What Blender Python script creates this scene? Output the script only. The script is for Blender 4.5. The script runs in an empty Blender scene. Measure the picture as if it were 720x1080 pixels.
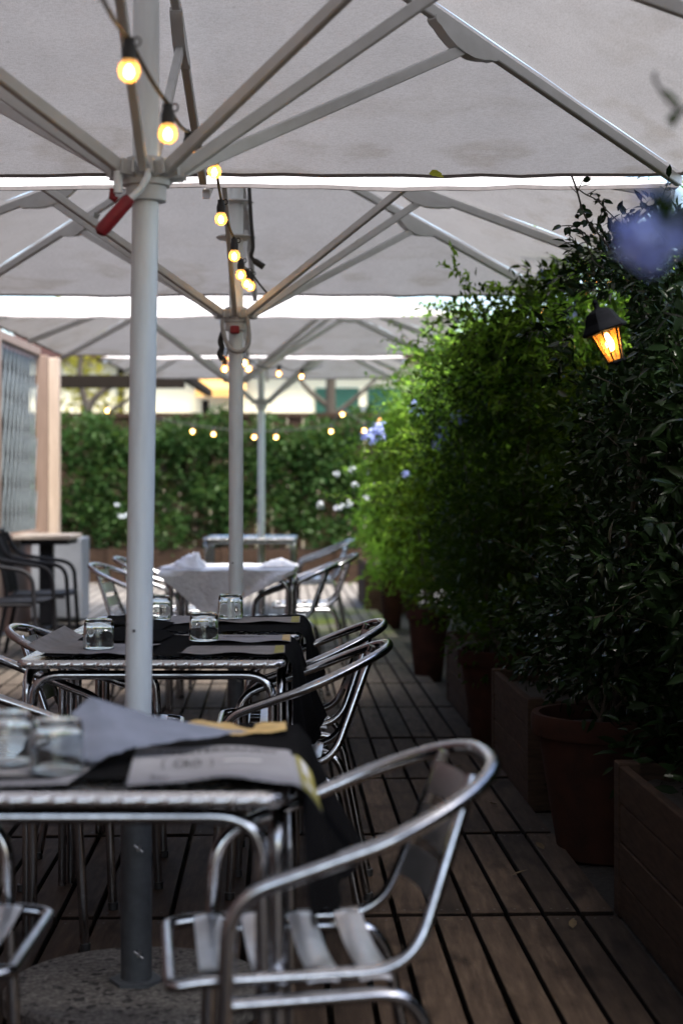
import bpy, math, random
import numpy as np
from mathutils import Vector, Matrix

random.seed(7)
RNG = np.random.default_rng(11)
C = bpy.context.scene.collection
SC = bpy.context.scene
R = math.radians

# ------------------------------------------------------------------ camera
CAM_H = 1.2
FPX = 1730.0            # focal length in pixels of a 720 px wide picture
cd = bpy.data.cameras.new('camera')
cd.sensor_fit = 'HORIZONTAL'; cd.sensor_width = 24.0
cd.lens = FPX / 720 * 24
cd.shift_y = -30 / 720
cd.clip_start = 0.05; cd.clip_end = 500
cd.dof.use_dof = True; cd.dof.focus_distance = 5.0; cd.dof.aperture_fstop = 2.7
cam = bpy.data.objects.new('camera', cd); C.objects.link(cam)
cam.location = (0, 0, CAM_H); cam.rotation_euler = (R(90), 0, 0)
SC.camera = cam

# ------------------------------------------------------------------ world, sun, exposure
SUN_EL, SUN_AZ = R(62), R(150)      # azimuth clockwise from +Y (the view direction)
wd = bpy.data.worlds.new('World'); SC.world = wd; wd.use_nodes = True
wn = wd.node_tree
sky = wn.nodes.new('ShaderNodeTexSky'); sky.sky_type = 'NISHITA'; sky.sun_disc = False
sky.sun_elevation = SUN_EL; sky.sun_rotation = SUN_AZ
sky.air_density = 1.0; sky.dust_density = 3.0; sky.ozone_density = 1.0
bg = wn.nodes['Background']; bg.inputs['Strength'].default_value = 0.14
wn.links.new(sky.outputs[0], bg.inputs[0])
sl = bpy.data.lights.new('sun', 'SUN'); sl.energy = 2.7; sl.angle = R(25); sl.color = (1, .95, .88)
so = bpy.data.objects.new('sun', sl); C.objects.link(so)
sd = Vector((math.sin(SUN_AZ) * math.cos(SUN_EL), math.cos(SUN_AZ) * math.cos(SUN_EL), math.sin(SUN_EL)))
so.rotation_euler = (-sd).to_track_quat('-Z', 'Y').to_euler(); so.location = sd * 40
vs = SC.view_settings
vs.view_transform = 'Standard'; vs.look = 'None'; vs.exposure = 2.05; vs.gamma = 1; vs.use_curve_mapping = False
SC.render.engine = 'CYCLES'
cy = SC.cycles
cy.use_denoising = True; cy.max_bounces = 8; cy.transparent_max_bounces = 12
cy.diffuse_bounces = 4; cy.glossy_bounces = 4; cy.transmission_bounces = 8
cy.caustics_reflective = False; cy.caustics_refractive = False
cy.sample_clamp_indirect = 6

def W(px, py, d):
    'the point at depth d that the photograph (720 x 1080) shows at px, py'
    return Vector(((px - 360) / FPX * d, d, CAM_H + (510 - py) / FPX * d))

# ------------------------------------------------------------------ materials
def new_mat(name):
    m = bpy.data.materials.new(name); m.use_nodes = True
    nt = m.node_tree
    return m, nt, nt.nodes['Principled BSDF']
def node(nt, t, **kw):
    n = nt.nodes.new(t)
    for k, v in kw.items():
        if k.startswith('i_'): n.inputs[k[2:].replace('_', ' ')].default_value = v
        else: setattr(n, k, v)
    return n
def ramp(nt, fac, stops):
    r = nt.nodes.new('ShaderNodeValToRGB')
    e = r.color_ramp.elements
    while len(e) < len(stops): e.new(.5)
    for el, (p, c) in zip(e, stops):
        el.position = p; el.color = (*c, 1) if len(c) == 3 else c
    nt.links.new(fac, r.inputs[0])
    return r
def coords(nt, scale=(1, 1, 1), kind='Object'):
    tc = nt.nodes.new('ShaderNodeTexCoord'); mp = nt.nodes.new('ShaderNodeMapping')
    mp.inputs['Scale'].default_value = scale
    nt.links.new(tc.outputs[kind], mp.inputs[0])
    return mp.outputs[0]
def mat(name, c1, c2=None, rough=.5, metal=0, scale=20, stretch=(1, 1, 1), bump=0, rough2=None, spec=.5, detail=5, bdist=.002):
    m, nt, p = new_mat(name)
    p.inputs['Roughness'].default_value = rough; p.inputs['Metallic'].default_value = metal
    p.inputs['Base Color'].default_value = (*c1, 1)
    p.inputs['Specular IOR Level'].default_value = spec
    if c2 is not None or bump:
        co = coords(nt, stretch)
        n = node(nt, 'ShaderNodeTexNoise', i_Scale=scale, i_Detail=detail, i_Roughness=.6)
        nt.links.new(co, n.inputs['Vector'])
        if c2 is not None:
            r = ramp(nt, n.outputs[0], [(.3, c1), (.7, c2)])
            nt.links.new(r.outputs[0], p.inputs['Base Color'])
        if rough2 is not None:
            mr = node(nt, 'ShaderNodeMapRange')
            mr.inputs[1].default_value = .3; mr.inputs[2].default_value = .7
            mr.inputs[3].default_value = rough; mr.inputs[4].default_value = rough2
            nt.links.new(n.outputs[0], mr.inputs[0]); nt.links.new(mr.outputs[0], p.inputs['Roughness'])
        if bump:
            b = node(nt, 'ShaderNodeBump', i_Strength=bump, i_Distance=bdist)
            nt.links.new(n.outputs[0], b.inputs['Height']); nt.links.new(b.outputs[0], p.inputs['Normal'])
    return m

M = {}
M['alu'] = mat('polished_aluminium', (.55, .56, .58), (.36, .37, .39), .09, 1, 60, rough2=.24, bump=.06)
M['alu_top'] = mat('table_aluminium', (.66, .66, .67), (.58, .58, .59), .20, 1, 30, rough2=.30, bump=.03)
M['slat'] = mat('slat_aluminium', (.85, .85, .86), (.75, .75, .77), .30, 1, 40, rough2=.4)
M['pole'] = mat('pole_paint', (.80, .87, .90), (.68, .74, .77), .30, 0, 7, (5, 5, .7), rough2=.48)
M['frame'] = mat('umbrella_frame_paint', (.60, .62, .63), (.52, .54, .54), .42, 0, 14, rough2=.5)
M['sleeve'] = mat('galvanised_sleeve', (.075, .085, .095), (.045, .052, .06), .5, .3, 25, rough2=.6, bump=.1)
M['bolt'] = mat('bolt_steel', (.34, .34, .34), (.22, .22, .22), .4, 1, 90)
M['black_plastic'] = mat('black_plastic', (.012, .012, .013), (.02, .02, .02), .5, 0, 30)
M['cable'] = mat('cable_rubber', (.015, .014, .012), None, .55)
M['red_rubber'] = mat('red_rubber', (.26, .008, .016), (.17, .006, .012), .55, 0, 40)
M['strap'] = mat('grey_strap', (.38, .37, .36), (.30, .30, .30), .7, 0, 60)
M['black_cloth'] = mat('black_cloth', (.0045, .0045, .005), (.007, .007, .008), .95, 0, 120, bump=.3, spec=.03)
M['paper'] = mat('grey_paper', (.30, .30, .325), (.23, .23, .25), .8, 0, 14, spec=.2, bump=.2)
M['paper_dark'] = mat('worn_brown_paper', (.27, .255, .25), (.18, .168, .165), .75, 0, 18, spec=.2, bump=.3)
M['ink'] = mat('printed_ink', (.022, .022, .026), None, .8)
M['yellow'] = mat('yellow_print', (.34, .30, .05), (.24, .22, .05), .7, 0, 30)
M['gold'] = mat('gold_print_reflection', (.62, .43, .16), (.40, .27, .10), .6, 0, 25)
M['white_print'] = mat('white_print', (.62, .62, .64), None, .7)
M['napkin'] = mat('blue_grey_napkin', (.17, .19, .25), (.13, .15, .20), .85, 0, 22, spec=.15, bump=.3)
M['white_cloth'] = mat('white_tablecloth', (.80, .82, .86), (.68, .71, .77), .85, 0, 9, spec=.15, bump=1.0, bdist=.035)
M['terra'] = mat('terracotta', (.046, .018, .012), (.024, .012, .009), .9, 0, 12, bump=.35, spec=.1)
M['soil'] = mat('soil', (.016, .012, .009), (.03, .024, .018), .95, 0, 30, bump=.6, bdist=.01)
M['wood_planter'] = mat('planter_wood', (.058, .036, .025), (.028, .018, .013), .9, 0, 6, (2, 2, 14), bump=.5, spec=.1)
M['wood_far'] = mat('brown_timber', (.045, .027, .018), (.024, .016, .011), .9, 0, 5, (2, 2, 10), bump=.3, spec=.08)
M['wood_pink'] = mat('pinkish_post_wood', (.20, .138, .105), (.15, .10, .075), .6, 0, 4, (8, 8, 1))
M['wood_post_lit'] = mat('lit_post_wood', (.40, .315, .245), (.31, .24, .185), .6, 0, 4, (8, 8, 1))
M['lattice'] = mat('lattice_metal', (.20, .24, .26), (.13, .16, .18), .55, 0, 10)
M['dark_red'] = mat('dark_red_board', (.07, .03, .022), (.045, .02, .016), .7, 0, 5, (3, 3, 10))
M['black_metal'] = mat('black_chair_paint', (.008, .008, .010), (.013, .013, .015), .5, 0, 20, spec=.15)
M['table_wood'] = mat('grey_table_wood', (.34, .29, .25), (.25, .21, .18), .55, 0, 5, (1, 10, 1))
M['cabinet'] = mat('white_board', (.22, .235, .27), (.17, .185, .21), .6, 0, 5)
M['lantern'] = mat('lantern_black_metal', (.006, .0065, .009), (.004, .0045, .006), .8, 0, 60, bump=.15, spec=.03)
M['bark'] = mat('stem_bark', (.045, .034, .022), (.028, .022, .014), .85, 0, 30, bump=.4)
M['fence'] = mat('dark_fence_wood', (.016, .012, .009), (.010, .008, .006), .9, 0, 5, (3, 3, 12), spec=.08)
M['house'] = mat('cream_render', (.86, .80, .58), (.80, .73, .50), .85, 0, 1.5)
M['awning'] = mat('ochre_awning', (.62, .34, .10), (.55, .30, .09), .8, 0, 3)
M['shutter'] = mat('green_shutter_paint', (.045, .14, .10), (.035, .11, .08), .6, 0, 3)
M['concrete'] = None

def mat_terrazzo():
    m, nt, p = new_mat('terrazzo_concrete')
    co = coords(nt)
    v = node(nt, 'ShaderNodeTexVoronoi', i_Scale=75.0, i_Randomness=1.0); nt.links.new(co, v.inputs['Vector'])
    n = node(nt, 'ShaderNodeTexNoise', i_Scale=90.0, i_Detail=3.0); nt.links.new(co, n.inputs['Vector'])
    r1 = ramp(nt, v.outputs['Color'], [(.16, (.016, .015, .014)), (.24, (.085, .080, .073)), (.8, (.15, .142, .130))])
    r2 = ramp(nt, n.outputs[0], [(.40, (.45, .45, .45)), (.60, (1, 1, 1))])
    mx = node(nt, 'ShaderNodeMix', data_type='RGBA', blend_type='MULTIPLY'); mx.inputs[0].default_value = 1
    nt.links.new(r1.outputs[0], mx.inputs[6]); nt.links.new(r2.outputs[0], mx.inputs[7])
    nt.links.new(mx.outputs[2], p.inputs['Base Color'])
    b = node(nt, 'ShaderNodeBump', i_Strength=.4, i_Distance=.002)
    nt.links.new(n.outputs[0], b.inputs['Height']); nt.links.new(b.outputs[0], p.inputs['Normal'])
    p.inputs['Roughness'].default_value = .8
    return m
M['concrete'] = mat_terrazzo()

def mat_deck():
    m, nt, p = new_mat('deck_wood')
    geo = nt.nodes.new('ShaderNodeNewGeometry')
    co = coords(nt, (14, 1.6, 14))
    off = node(nt, 'ShaderNodeVectorMath', operation='ADD')
    sc = node(nt, 'ShaderNodeMath', operation='MULTIPLY'); sc.inputs[1].default_value = 40
    nt.links.new(geo.outputs['Random Per Island'], sc.inputs[0])
    nt.links.new(co, off.inputs[0]); nt.links.new(sc.outputs[0], off.inputs[1])
    n = node(nt, 'ShaderNodeTexNoise', i_Scale=3.0, i_Detail=8.0, i_Roughness=.65); nt.links.new(off.outputs[0], n.inputs['Vector'])
    r = ramp(nt, n.outputs[0], [(.25, (.020, .0135, .010)), (.55, (.057, .041, .031)), (.8, (.098, .074, .057))])
    r2 = ramp(nt, geo.outputs['Random Per Island'], [(0, (.50, .48, .46)), (1, (1.15, 1.10, 1.04))])
    mx = node(nt, 'ShaderNodeMix', data_type='RGBA', blend_type='MULTIPLY'); mx.inputs[0].default_value = 1
    nt.links.new(r.outputs[0], mx.inputs[6]); nt.links.new(r2.outputs[0], mx.inputs[7])
    # knots / stains
    co3 = coords(nt, (1, .45, 1))
    n3 = node(nt, 'ShaderNodeTexNoise', i_Scale=9.0, i_Detail=4.0); nt.links.new(co3, n3.inputs['Vector'])
    r3 = ramp(nt, n3.outputs[0], [(.33, (.45, .43, .42)), (.46, (1, 1, 1))])
    mx2 = node(nt, 'ShaderNodeMix', data_type='RGBA', blend_type='MULTIPLY'); mx2.inputs[0].default_value = 1
    nt.links.new(mx.outputs[2], mx2.inputs[6]); nt.links.new(r3.outputs[0], mx2.inputs[7])
    # sunlit gap painted as a green patch; brighter open end painted as paler boards
    pos = nt.nodes.new('ShaderNodeSeparateXYZ'); nt.links.new(geo.outputs['Position'], pos.inputs[0])
    dist = node(nt, 'ShaderNodeVectorMath', operation='DISTANCE'); dist.inputs[1].default_value = (.14, 14.3, 0)
    nt.links.new(geo.outputs['Position'], dist.inputs[0])
    n4 = node(nt, 'ShaderNodeTexNoise', i_Scale=2.2, i_Detail=5.0)
    nt.links.new(geo.outputs['Position'], n4.inputs['Vector'])
    md = node(nt, 'ShaderNodeMapRange'); md.inputs[1].default_value = 1.9; md.inputs[2].default_value = .3
    nt.links.new(dist.outputs['Value'], md.inputs[0])
    ml = node(nt, 'ShaderNodeMath', operation='MULTIPLY'); nt.links.new(md.outputs[0], ml.inputs[0])
    r4 = ramp(nt, n4.outputs[0], [(.42, (0, 0, 0)), (.55, (1, 1, 1))]); nt.links.new(r4.outputs[0], ml.inputs[1])
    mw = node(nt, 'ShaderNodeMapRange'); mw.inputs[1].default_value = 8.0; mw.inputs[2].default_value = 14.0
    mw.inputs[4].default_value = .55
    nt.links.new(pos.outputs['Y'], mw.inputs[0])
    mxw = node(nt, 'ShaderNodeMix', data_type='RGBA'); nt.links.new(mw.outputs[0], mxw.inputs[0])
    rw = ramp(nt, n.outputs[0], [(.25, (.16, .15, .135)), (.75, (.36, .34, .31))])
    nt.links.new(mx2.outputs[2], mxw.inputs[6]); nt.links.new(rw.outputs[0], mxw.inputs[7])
    mx3 = node(nt, 'ShaderNodeMix', data_type='RGBA'); nt.links.new(ml.outputs[0], mx3.inputs[0])
    nt.links.new(mxw.outputs[2], mx3.inputs[6]); mx3.inputs[7].default_value = (.13, .16, .03, 1)
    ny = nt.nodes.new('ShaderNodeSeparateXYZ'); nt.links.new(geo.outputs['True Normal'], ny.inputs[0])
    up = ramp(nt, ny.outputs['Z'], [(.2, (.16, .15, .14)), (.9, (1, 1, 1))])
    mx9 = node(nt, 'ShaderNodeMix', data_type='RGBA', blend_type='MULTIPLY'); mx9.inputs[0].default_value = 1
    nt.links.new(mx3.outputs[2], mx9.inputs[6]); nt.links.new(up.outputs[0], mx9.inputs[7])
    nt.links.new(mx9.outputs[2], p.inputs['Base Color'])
    p.inputs['Roughness'].default_value = .75; p.inputs['Specular IOR Level'].default_value = .12
    b = node(nt, 'ShaderNodeBump', i_Strength=.5, i_Distance=.003)
    nt.links.new(n.outputs[0], b.inputs['Height']); nt.links.new(b.outputs[0], p.inputs['Normal'])
    return m
M['deck'] = mat_deck()

def mat_canopy():
    m, nt, p = new_mat('canopy_cloth')
    out = nt.nodes['Material Output']
    co = coords(nt)
    n = node(nt, 'ShaderNodeTexNoise', i_Scale=4.0, i_Detail=8.0, i_Roughness=.7); nt.links.new(co, n.inputs['Vector'])
    wx = node(nt, 'ShaderNodeTexNoise', i_Scale=60.0, i_Detail=2.0)
    nt.links.new(coords(nt, (1, 7, 7)), wx.inputs['Vector'])
    wy = node(nt, 'ShaderNodeTexNoise', i_Scale=60.0, i_Detail=2.0)
    nt.links.new(coords(nt, (7, 1, 7)), wy.inputs['Vector'])
    r = ramp(nt, n.outputs[0], [(.25, (.49, .478, .478)), (.7, (.58, .567, .568))])
    ad = node(nt, 'ShaderNodeMath', operation='ADD'); nt.links.new(wx.outputs[0], ad.inputs[0]); nt.links.new(wy.outputs[0], ad.inputs[1])
    r2 = ramp(nt, ad.outputs[0], [(.35, (.83, .82, .81)), (.65, (1.0, 1.0, 1.0))])
    r2.color_ramp.elements[0].position = .75; r2.color_ramp.elements[1].position = 1.0
    hm = node(nt, 'ShaderNodeMath', operation='MULTIPLY'); hm.inputs[1].default_value = .9
    nt.links.new(ad.outputs[0], hm.inputs[0]); nt.links.new(hm.outputs[0], r2.inputs[0])
    mx = node(nt, 'ShaderNodeMix', data_type='RGBA', blend_type='MULTIPLY'); mx.inputs[0].default_value = 1
    nt.links.new(r.outputs[0], mx.inputs[6]); nt.links.new(r2.outputs[0], mx.inputs[7])
    # water stains as tide marks along the hem (a property of the cloth) and a few spots
    sx = nt.nodes.new('ShaderNodeSeparateXYZ'); nt.links.new(coords(nt), sx.inputs[0])
    st = node(nt, 'ShaderNodeTexNoise', i_Scale=3.2, i_Detail=6.0); nt.links.new(coords(nt, (1, 1, 5)), st.inputs['Vector'])
    zz = node(nt, 'ShaderNodeMapRange'); zz.inputs[1].default_value = 2.42; zz.inputs[2].default_value = 2.22
    nt.links.new(sx.outputs['Z'], zz.inputs[0])
    sr = ramp(nt, st.outputs[0], [(.50, (0, 0, 0)), (.62, (.8, .8, .8)), (.66, (.35, .35, .35))])
    sm = node(nt, 'ShaderNodeMath', operation='MULTIPLY'); nt.links.new(zz.outputs[0], sm.inputs[0]); nt.links.new(sr.outputs[0], sm.inputs[1])
    sm2 = node(nt, 'ShaderNodeMath', operation='MULTIPLY'); sm2.inputs[1].default_value = .5; nt.links.new(sm.outputs[0], sm2.inputs[0])
    mx2 = node(nt, 'ShaderNodeMix', data_type='RGBA', blend_type='MULTIPLY'); nt.links.new(sm2.outputs[0], mx2.inputs[0])
    nt.links.new(mx.outputs[2], mx2.inputs[6]); mx2.inputs[7].default_value = (.55, .47, .36, 1)
    vs_ = node(nt, 'ShaderNodeTexVoronoi', i_Scale=7.0); nt.links.new(coords(nt), vs_.inputs['Vector'])
    vr = ramp(nt, vs_.outputs['Distance'], [(.03, (.35, .33, .30)), (.055, (1, 1, 1))])
    mx3 = node(nt, 'ShaderNodeMix', data_type='RGBA', blend_type='MULTIPLY'); mx3.inputs[0].default_value = .25
    nt.links.new(mx2.outputs[2], mx3.inputs[6]); nt.links.new(vr.outputs[0], mx3.inputs[7])
    df = nt.nodes.new('ShaderNodeBsdfDiffuse'); tr = nt.nodes.new('ShaderNodeBsdfTranslucent')
    nt.links.new(mx3.outputs[2], df.inputs[0]); nt.links.new(mx3.outputs[2], tr.inputs[0])
    ms = nt.nodes.new('ShaderNodeMixShader'); ms.inputs[0].default_value = .148
    nt.links.new(df.outputs[0], ms.inputs[1]); nt.links.new(tr.outputs[0], ms.inputs[2])
    nt.links.new(ms.outputs[0], out.inputs['Surface'])
    return m
M['canopy'] = mat_canopy()
M['hem'] = mat('canopy_hem', (.17, .15, .145), (.12, .11, .105), .8, 0, 30)

def mat_leaf(name, cols, trans, tmix=.35, rough=.35, spec=.5):
    m, nt, p = new_mat(name)
    out = nt.nodes['Material Output']
    g = nt.nodes.new('ShaderNodeNewGeometry')
    r = ramp(nt, g.outputs['Random Per Island'], [(i / (len(cols) - 1), c) for i, c in enumerate(cols)])
    nt.links.new(r.outputs[0], p.inputs['Base Color'])
    p.inputs['Roughness'].default_value = rough; p.inputs['Specular IOR Level'].default_value = spec
    sp = ramp(nt, g.outputs['Random Per Island'], [(0, (spec * .3,) * 3), (.80, (spec * .4,) * 3), (.90, (min(1, spec * 3.5),) * 3)])
    nt.links.new(sp.outputs[0], p.inputs['Specular IOR Level'])
    t = nt.nodes.new('ShaderNodeBsdfTranslucent'); t.inputs[0].default_value = (*trans, 1)
    ms = nt.nodes.new('ShaderNodeMixShader'); ms.inputs[0].default_value = tmix
    nt.links.new(p.outputs[0], ms.inputs[1]); nt.links.new(t.outputs[0], ms.inputs[2])
    nt.links.new(ms.outputs[0], out.inputs['Surface'])
    return m
M['leaf_dark'] = mat_leaf('glossy_dark_leaf', [(.005, .011, .004), (.010, .021, .007), (.018, .034, .011)], (.02, .04, .01), .10, .18, .16)
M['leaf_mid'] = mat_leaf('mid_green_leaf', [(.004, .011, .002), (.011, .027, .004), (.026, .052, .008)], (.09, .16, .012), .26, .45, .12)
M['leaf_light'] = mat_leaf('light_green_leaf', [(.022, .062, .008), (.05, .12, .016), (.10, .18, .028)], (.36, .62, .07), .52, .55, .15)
M['leaf_upper'] = mat_leaf('upper_green_leaf', [(.006, .015, .003), (.015, .036, .005), (.034, .066, .009)], (.20, .32, .018), .34, .5, .12)
M['leaf_hedge'] = mat_leaf('hedge_leaf', [(.006, .019, .005), (.018, .046, .012), (.055, .100, .030)], (.09, .16, .03), .26, .55, .08)
M['leaf_tree'] = mat_leaf('yellow_tree_leaf', [(.20, .20, .03), (.34, .30, .05)], (.5, .45, .06), .5, .5)
M['petal'] = mat_leaf('pale_blue_petal', [(.34, .42, .84), (.46, .54, .90), (.56, .62, .94)], (.48, .56, .92), .45, .6)
M['petal_glint'] = mat_leaf('white_petal_glint', [(.66, .72, .80), (.75, .78, .80)], (.7, .75, .8), .4, .6)

def emit_mat(name, col, s):
    m, nt, p = new_mat(name)
    p.inputs['Base Color'].default_value = (*col, 1)
    p.inputs['Emission Color'].default_value = (*col, 1); p.inputs['Emission Strength'].default_value = s
    return m
M['filament'] = emit_mat('bulb_filament', (1, .66, .27), 14)
M['flame'] = emit_mat('lantern_bulb', (1, .60, .20), 16)
def glow_glass(name, col, e, tmix):
    m, nt, p = new_mat(name)
    out = nt.nodes['Material Output']
    p.inputs['Base Color'].default_value = (*col, 1); p.inputs['Roughness'].default_value = .12
    p.inputs['Emission Color'].default_value = (*col, 1); p.inputs['Emission Strength'].default_value = e
    t = nt.nodes.new('ShaderNodeBsdfTransparent'); t.inputs[0].default_value = (1, .93, .78, 1)
    ms = nt.nodes.new('ShaderNodeMixShader'); ms.inputs[0].default_value = tmix
    nt.links.new(p.outputs[0], ms.inputs[1]); nt.links.new(t.outputs[0], ms.inputs[2])
    nt.links.new(ms.outputs[0], out.inputs['Surface'])
    return m
M['bulb_glass'] = glow_glass('warm_bulb_glass', (1, .64, .25), .09, .62)
M['lantern_glass'] = glow_glass('amber_lantern_glass', (1, .46, .10), .07, .66)
def mat_glass():
    m, nt, p = new_mat('clear_tumbler_glass')
    out = nt.nodes['Material Output']
    g = nt.nodes.new('ShaderNodeBsdfGlass'); g.inputs['IOR'].default_value = 1.47; g.inputs['Roughness'].default_value = .01
    g.inputs['Color'].default_value = (.96, .98, .98, 1)
    nt.links.new(g.outputs[0], out.inputs['Surface'])
    return m
M['glass'] = mat_glass()

# ------------------------------------------------------------------ mesh helpers
class MB:
    def __init__(s): s.v = []; s.f = []
    def add(s, v, f):
        b = len(s.v); s.v += [tuple(p) for p in v]; s.f += [tuple(i + b for i in q) for q in f]; return s
    def box(s, c, d, mtx=None, ch=0):
        x, y, z = d[0] / 2, d[1] / 2, d[2] / 2
        if ch:
            v = []
            for zz, k in ((-z, ch), (-z + ch, 0), (z - ch, 0), (z, ch)):
                v += [(-x + k, -y + k, zz), (x - k, -y + k, zz), (x - k, y - k, zz), (-x + k, y - k, zz)]
            f = [(3, 2, 1, 0), (12, 13, 14, 15)]
            for l in range(3):
                for i in range(4):
                    j = (i + 1) % 4; f.append((l * 4 + i, l * 4 + j, l * 4 + 4 + j, l * 4 + 4 + i))
        else:
            v = [(-x, -y, -z), (x, -y, -z), (x, y, -z), (-x, y, -z), (-x, -y, z), (x, -y, z), (x, y, z), (-x, y, z)]
            f = [(3, 2, 1, 0), (4, 5, 6, 7), (0, 1, 5, 4), (1, 2, 6, 5), (2, 3, 7, 6), (3, 0, 4, 7)]
        c = Vector(c)
        v = [c + ((mtx @ Vector(p)) if mtx else Vector(p)) for p in v]
        return s.add(v, f)
    def bar(s, a, b, w, h, up=(0, 0, 1), ch=0):
        a, b = Vector(a), Vector(b); d = b - a; L = d.length; d.normalize()
        u = Vector(up); x = d.cross(u)
        if x.length < 1e-5: x = d.cross(Vector((1, 0, 0)))
        x.normalize(); u = x.cross(d).normalized()
        m = Matrix((x, d, u)).transposed()
        return s.box((a + b) / 2, (w, L, h), m, ch)
    def tube(s, pts, r, n=10, closed=False):
        pts = [Vector(p) for p in pts]; N = len(pts)
        rr = r if isinstance(r, (list, tuple)) else [r] * N
        T = []
        for i in range(N):
            a = pts[(i - 1) % N] if (closed or i > 0) else pts[i]
            b = pts[(i + 1) % N] if (closed or i < N - 1) else pts[i]
            t = (b - a); T.append(t.normalized() if t.length > 1e-9 else Vector((0, 0, 1)))
        ref = Vector((0, 0, 1)) if abs(T[0].z) < .9 else Vector((1, 0, 0))
        u = (ref - T[0] * ref.dot(T[0])).normalized()
        v = []; 
        for i in range(N):
            u = (u - T[i] * u.dot(T[i])).normalized(); w = T[i].cross(u)
            for k in range(n):
                a = 2 * math.pi * k / n
                v.append(pts[i] + (u * math.cos(a) + w * math.sin(a)) * rr[i])
        f = []
        for i in range(N if closed else N - 1):
            j = (i + 1) % N
            for k in range(n):
                l = (k + 1) % n
                f.append((i * n + k, i * n + l, j * n + l, j * n + k))
        if not closed:
            f.append(tuple(range(n - 1, -1, -1))); f.append(tuple((N - 1) * n + k for k in range(n)))
        return s.add(v, f)
    def lathe(s, prof, n=24, c=(0, 0, 0), mod=None, mtx=None):
        v = []; f = []; P = len(prof); c = Vector(c)
        for i, (r, z) in enumerate(prof):
            for k in range(n):
                a = 2 * math.pi * k / n
                q = r * (mod(a, i) if mod else 1)
                p = Vector((q * math.cos(a), q * math.sin(a), z))
                v.append(c + (mtx @ p if mtx else p))
        for i in range(P - 1):
            for k in range(n):
                l = (k + 1) % n
                f.append((i * n + k, i * n + l, (i + 1) * n + l, (i + 1) * n + k))
        if prof[0][0] > 1e-4: f.append(tuple(range(n - 1, -1, -1)))
        if prof[-1][0] > 1e-4: f.append(tuple((P - 1) * n + k for k in range(n)))
        return s.add(v, f)
    def grid(s, fn, nu, nv):
        v = [fn(i / nu, j / nv) for j in range(nv + 1) for i in range(nu + 1)]
        f = [(j * (nu + 1) + i, j * (nu + 1) + i + 1, (j + 1) * (nu + 1) + i + 1, (j + 1) * (nu + 1) + i) for j in range(nv) for i in range(nu)]
        return s.add(v, f)
    def build(s, name, m, parent=None, smooth=True, angle=38):
        me = bpy.data.meshes.new(name); me.from_pydata([tuple(p) for p in s.v], [], s.f); me.update()
        return link(name, me, m, parent, smooth, angle)
def link(name, me, m, parent=None, smooth=True, angle=38):
    if m: me.materials.append(m)
    if smooth:
        me.shade_smooth()
        me.set_sharp_from_angle(angle=R(angle))
    o = bpy.data.objects.new(name, me); C.objects.link(o)
    if parent: o.parent = parent
    return o
def thing(name, label, cat, loc=(0, 0, 0), rz=0, group=None):
    o = bpy.data.objects.new(name, None); C.objects.link(o)
    o.empty_display_size = .1
    o.location = loc; o.rotation_euler = (0, 0, rz)
    return tag(o, label, cat, group)
def tag(o, label, cat, group=None):
    o['label'] = label; o['category'] = cat
    if group: o['group'] = group
    return o
def kind(o, k): o['kind'] = k; return o
def copy_tree(o, parent=None):
    c = o.copy(); C.objects.link(c)
    if parent: c.parent = parent
    for ch in list(o.children): copy_tree(ch, c)
    return c
def again(src, label, loc, rz=0):
    c = copy_tree(src); c.location = loc; c.rotation_euler = (0, 0, rz); c['label'] = label
    return c
def fillet(pts, rad, n=7):
    pts = [Vector(p) for p in pts]; out = [pts[0]]
    for i in range(1, len(pts) - 1):
        r = rad[i - 1] if isinstance(rad, (list, tuple)) else rad
        a, b, c = pts[i - 1], pts[i], pts[i + 1]
        d1 = (a - b); d2 = (c - b)
        r = min(r, d1.length * .49, d2.length * .49)
        p, q = b + d1.normalized() * r, b + d2.normalized() * r
        for k in range(n + 1):
            t = k / n; out.append(p * (1 - t) ** 2 + b * 2 * t * (1 - t) + q * t * t)
    out.append(pts[-1]); return out
def smooth_path(pts, n=6):
    pts = [Vector(p) for p in pts]; out = []
    for i in range(len(pts) - 1):
        p0 = pts[max(i - 1, 0)]; p1 = pts[i]; p2 = pts[i + 1]; p3 = pts[min(i + 2, len(pts) - 1)]
        for k in range(n):
            t = k / n
            out.append(.5 * ((2 * p1) + (p2 - p0) * t + (2 * p0 - 5 * p1 + 4 * p2 - p3) * t * t + (3 * p1 - p0 - 3 * p2 + p3) * t ** 3))
    out.append(pts[-1]); return out
def hnoise(x, y, s=0):
    return (math.sin(x * 1.7 + s) * math.cos(y * 2.3 - s * 1.3) + .5 * math.sin(x * 4.1 + y * 3.3 + s * 2) + .25 * math.sin(x * 9.7 - y * 7.9 + s)) / 1.75

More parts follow.
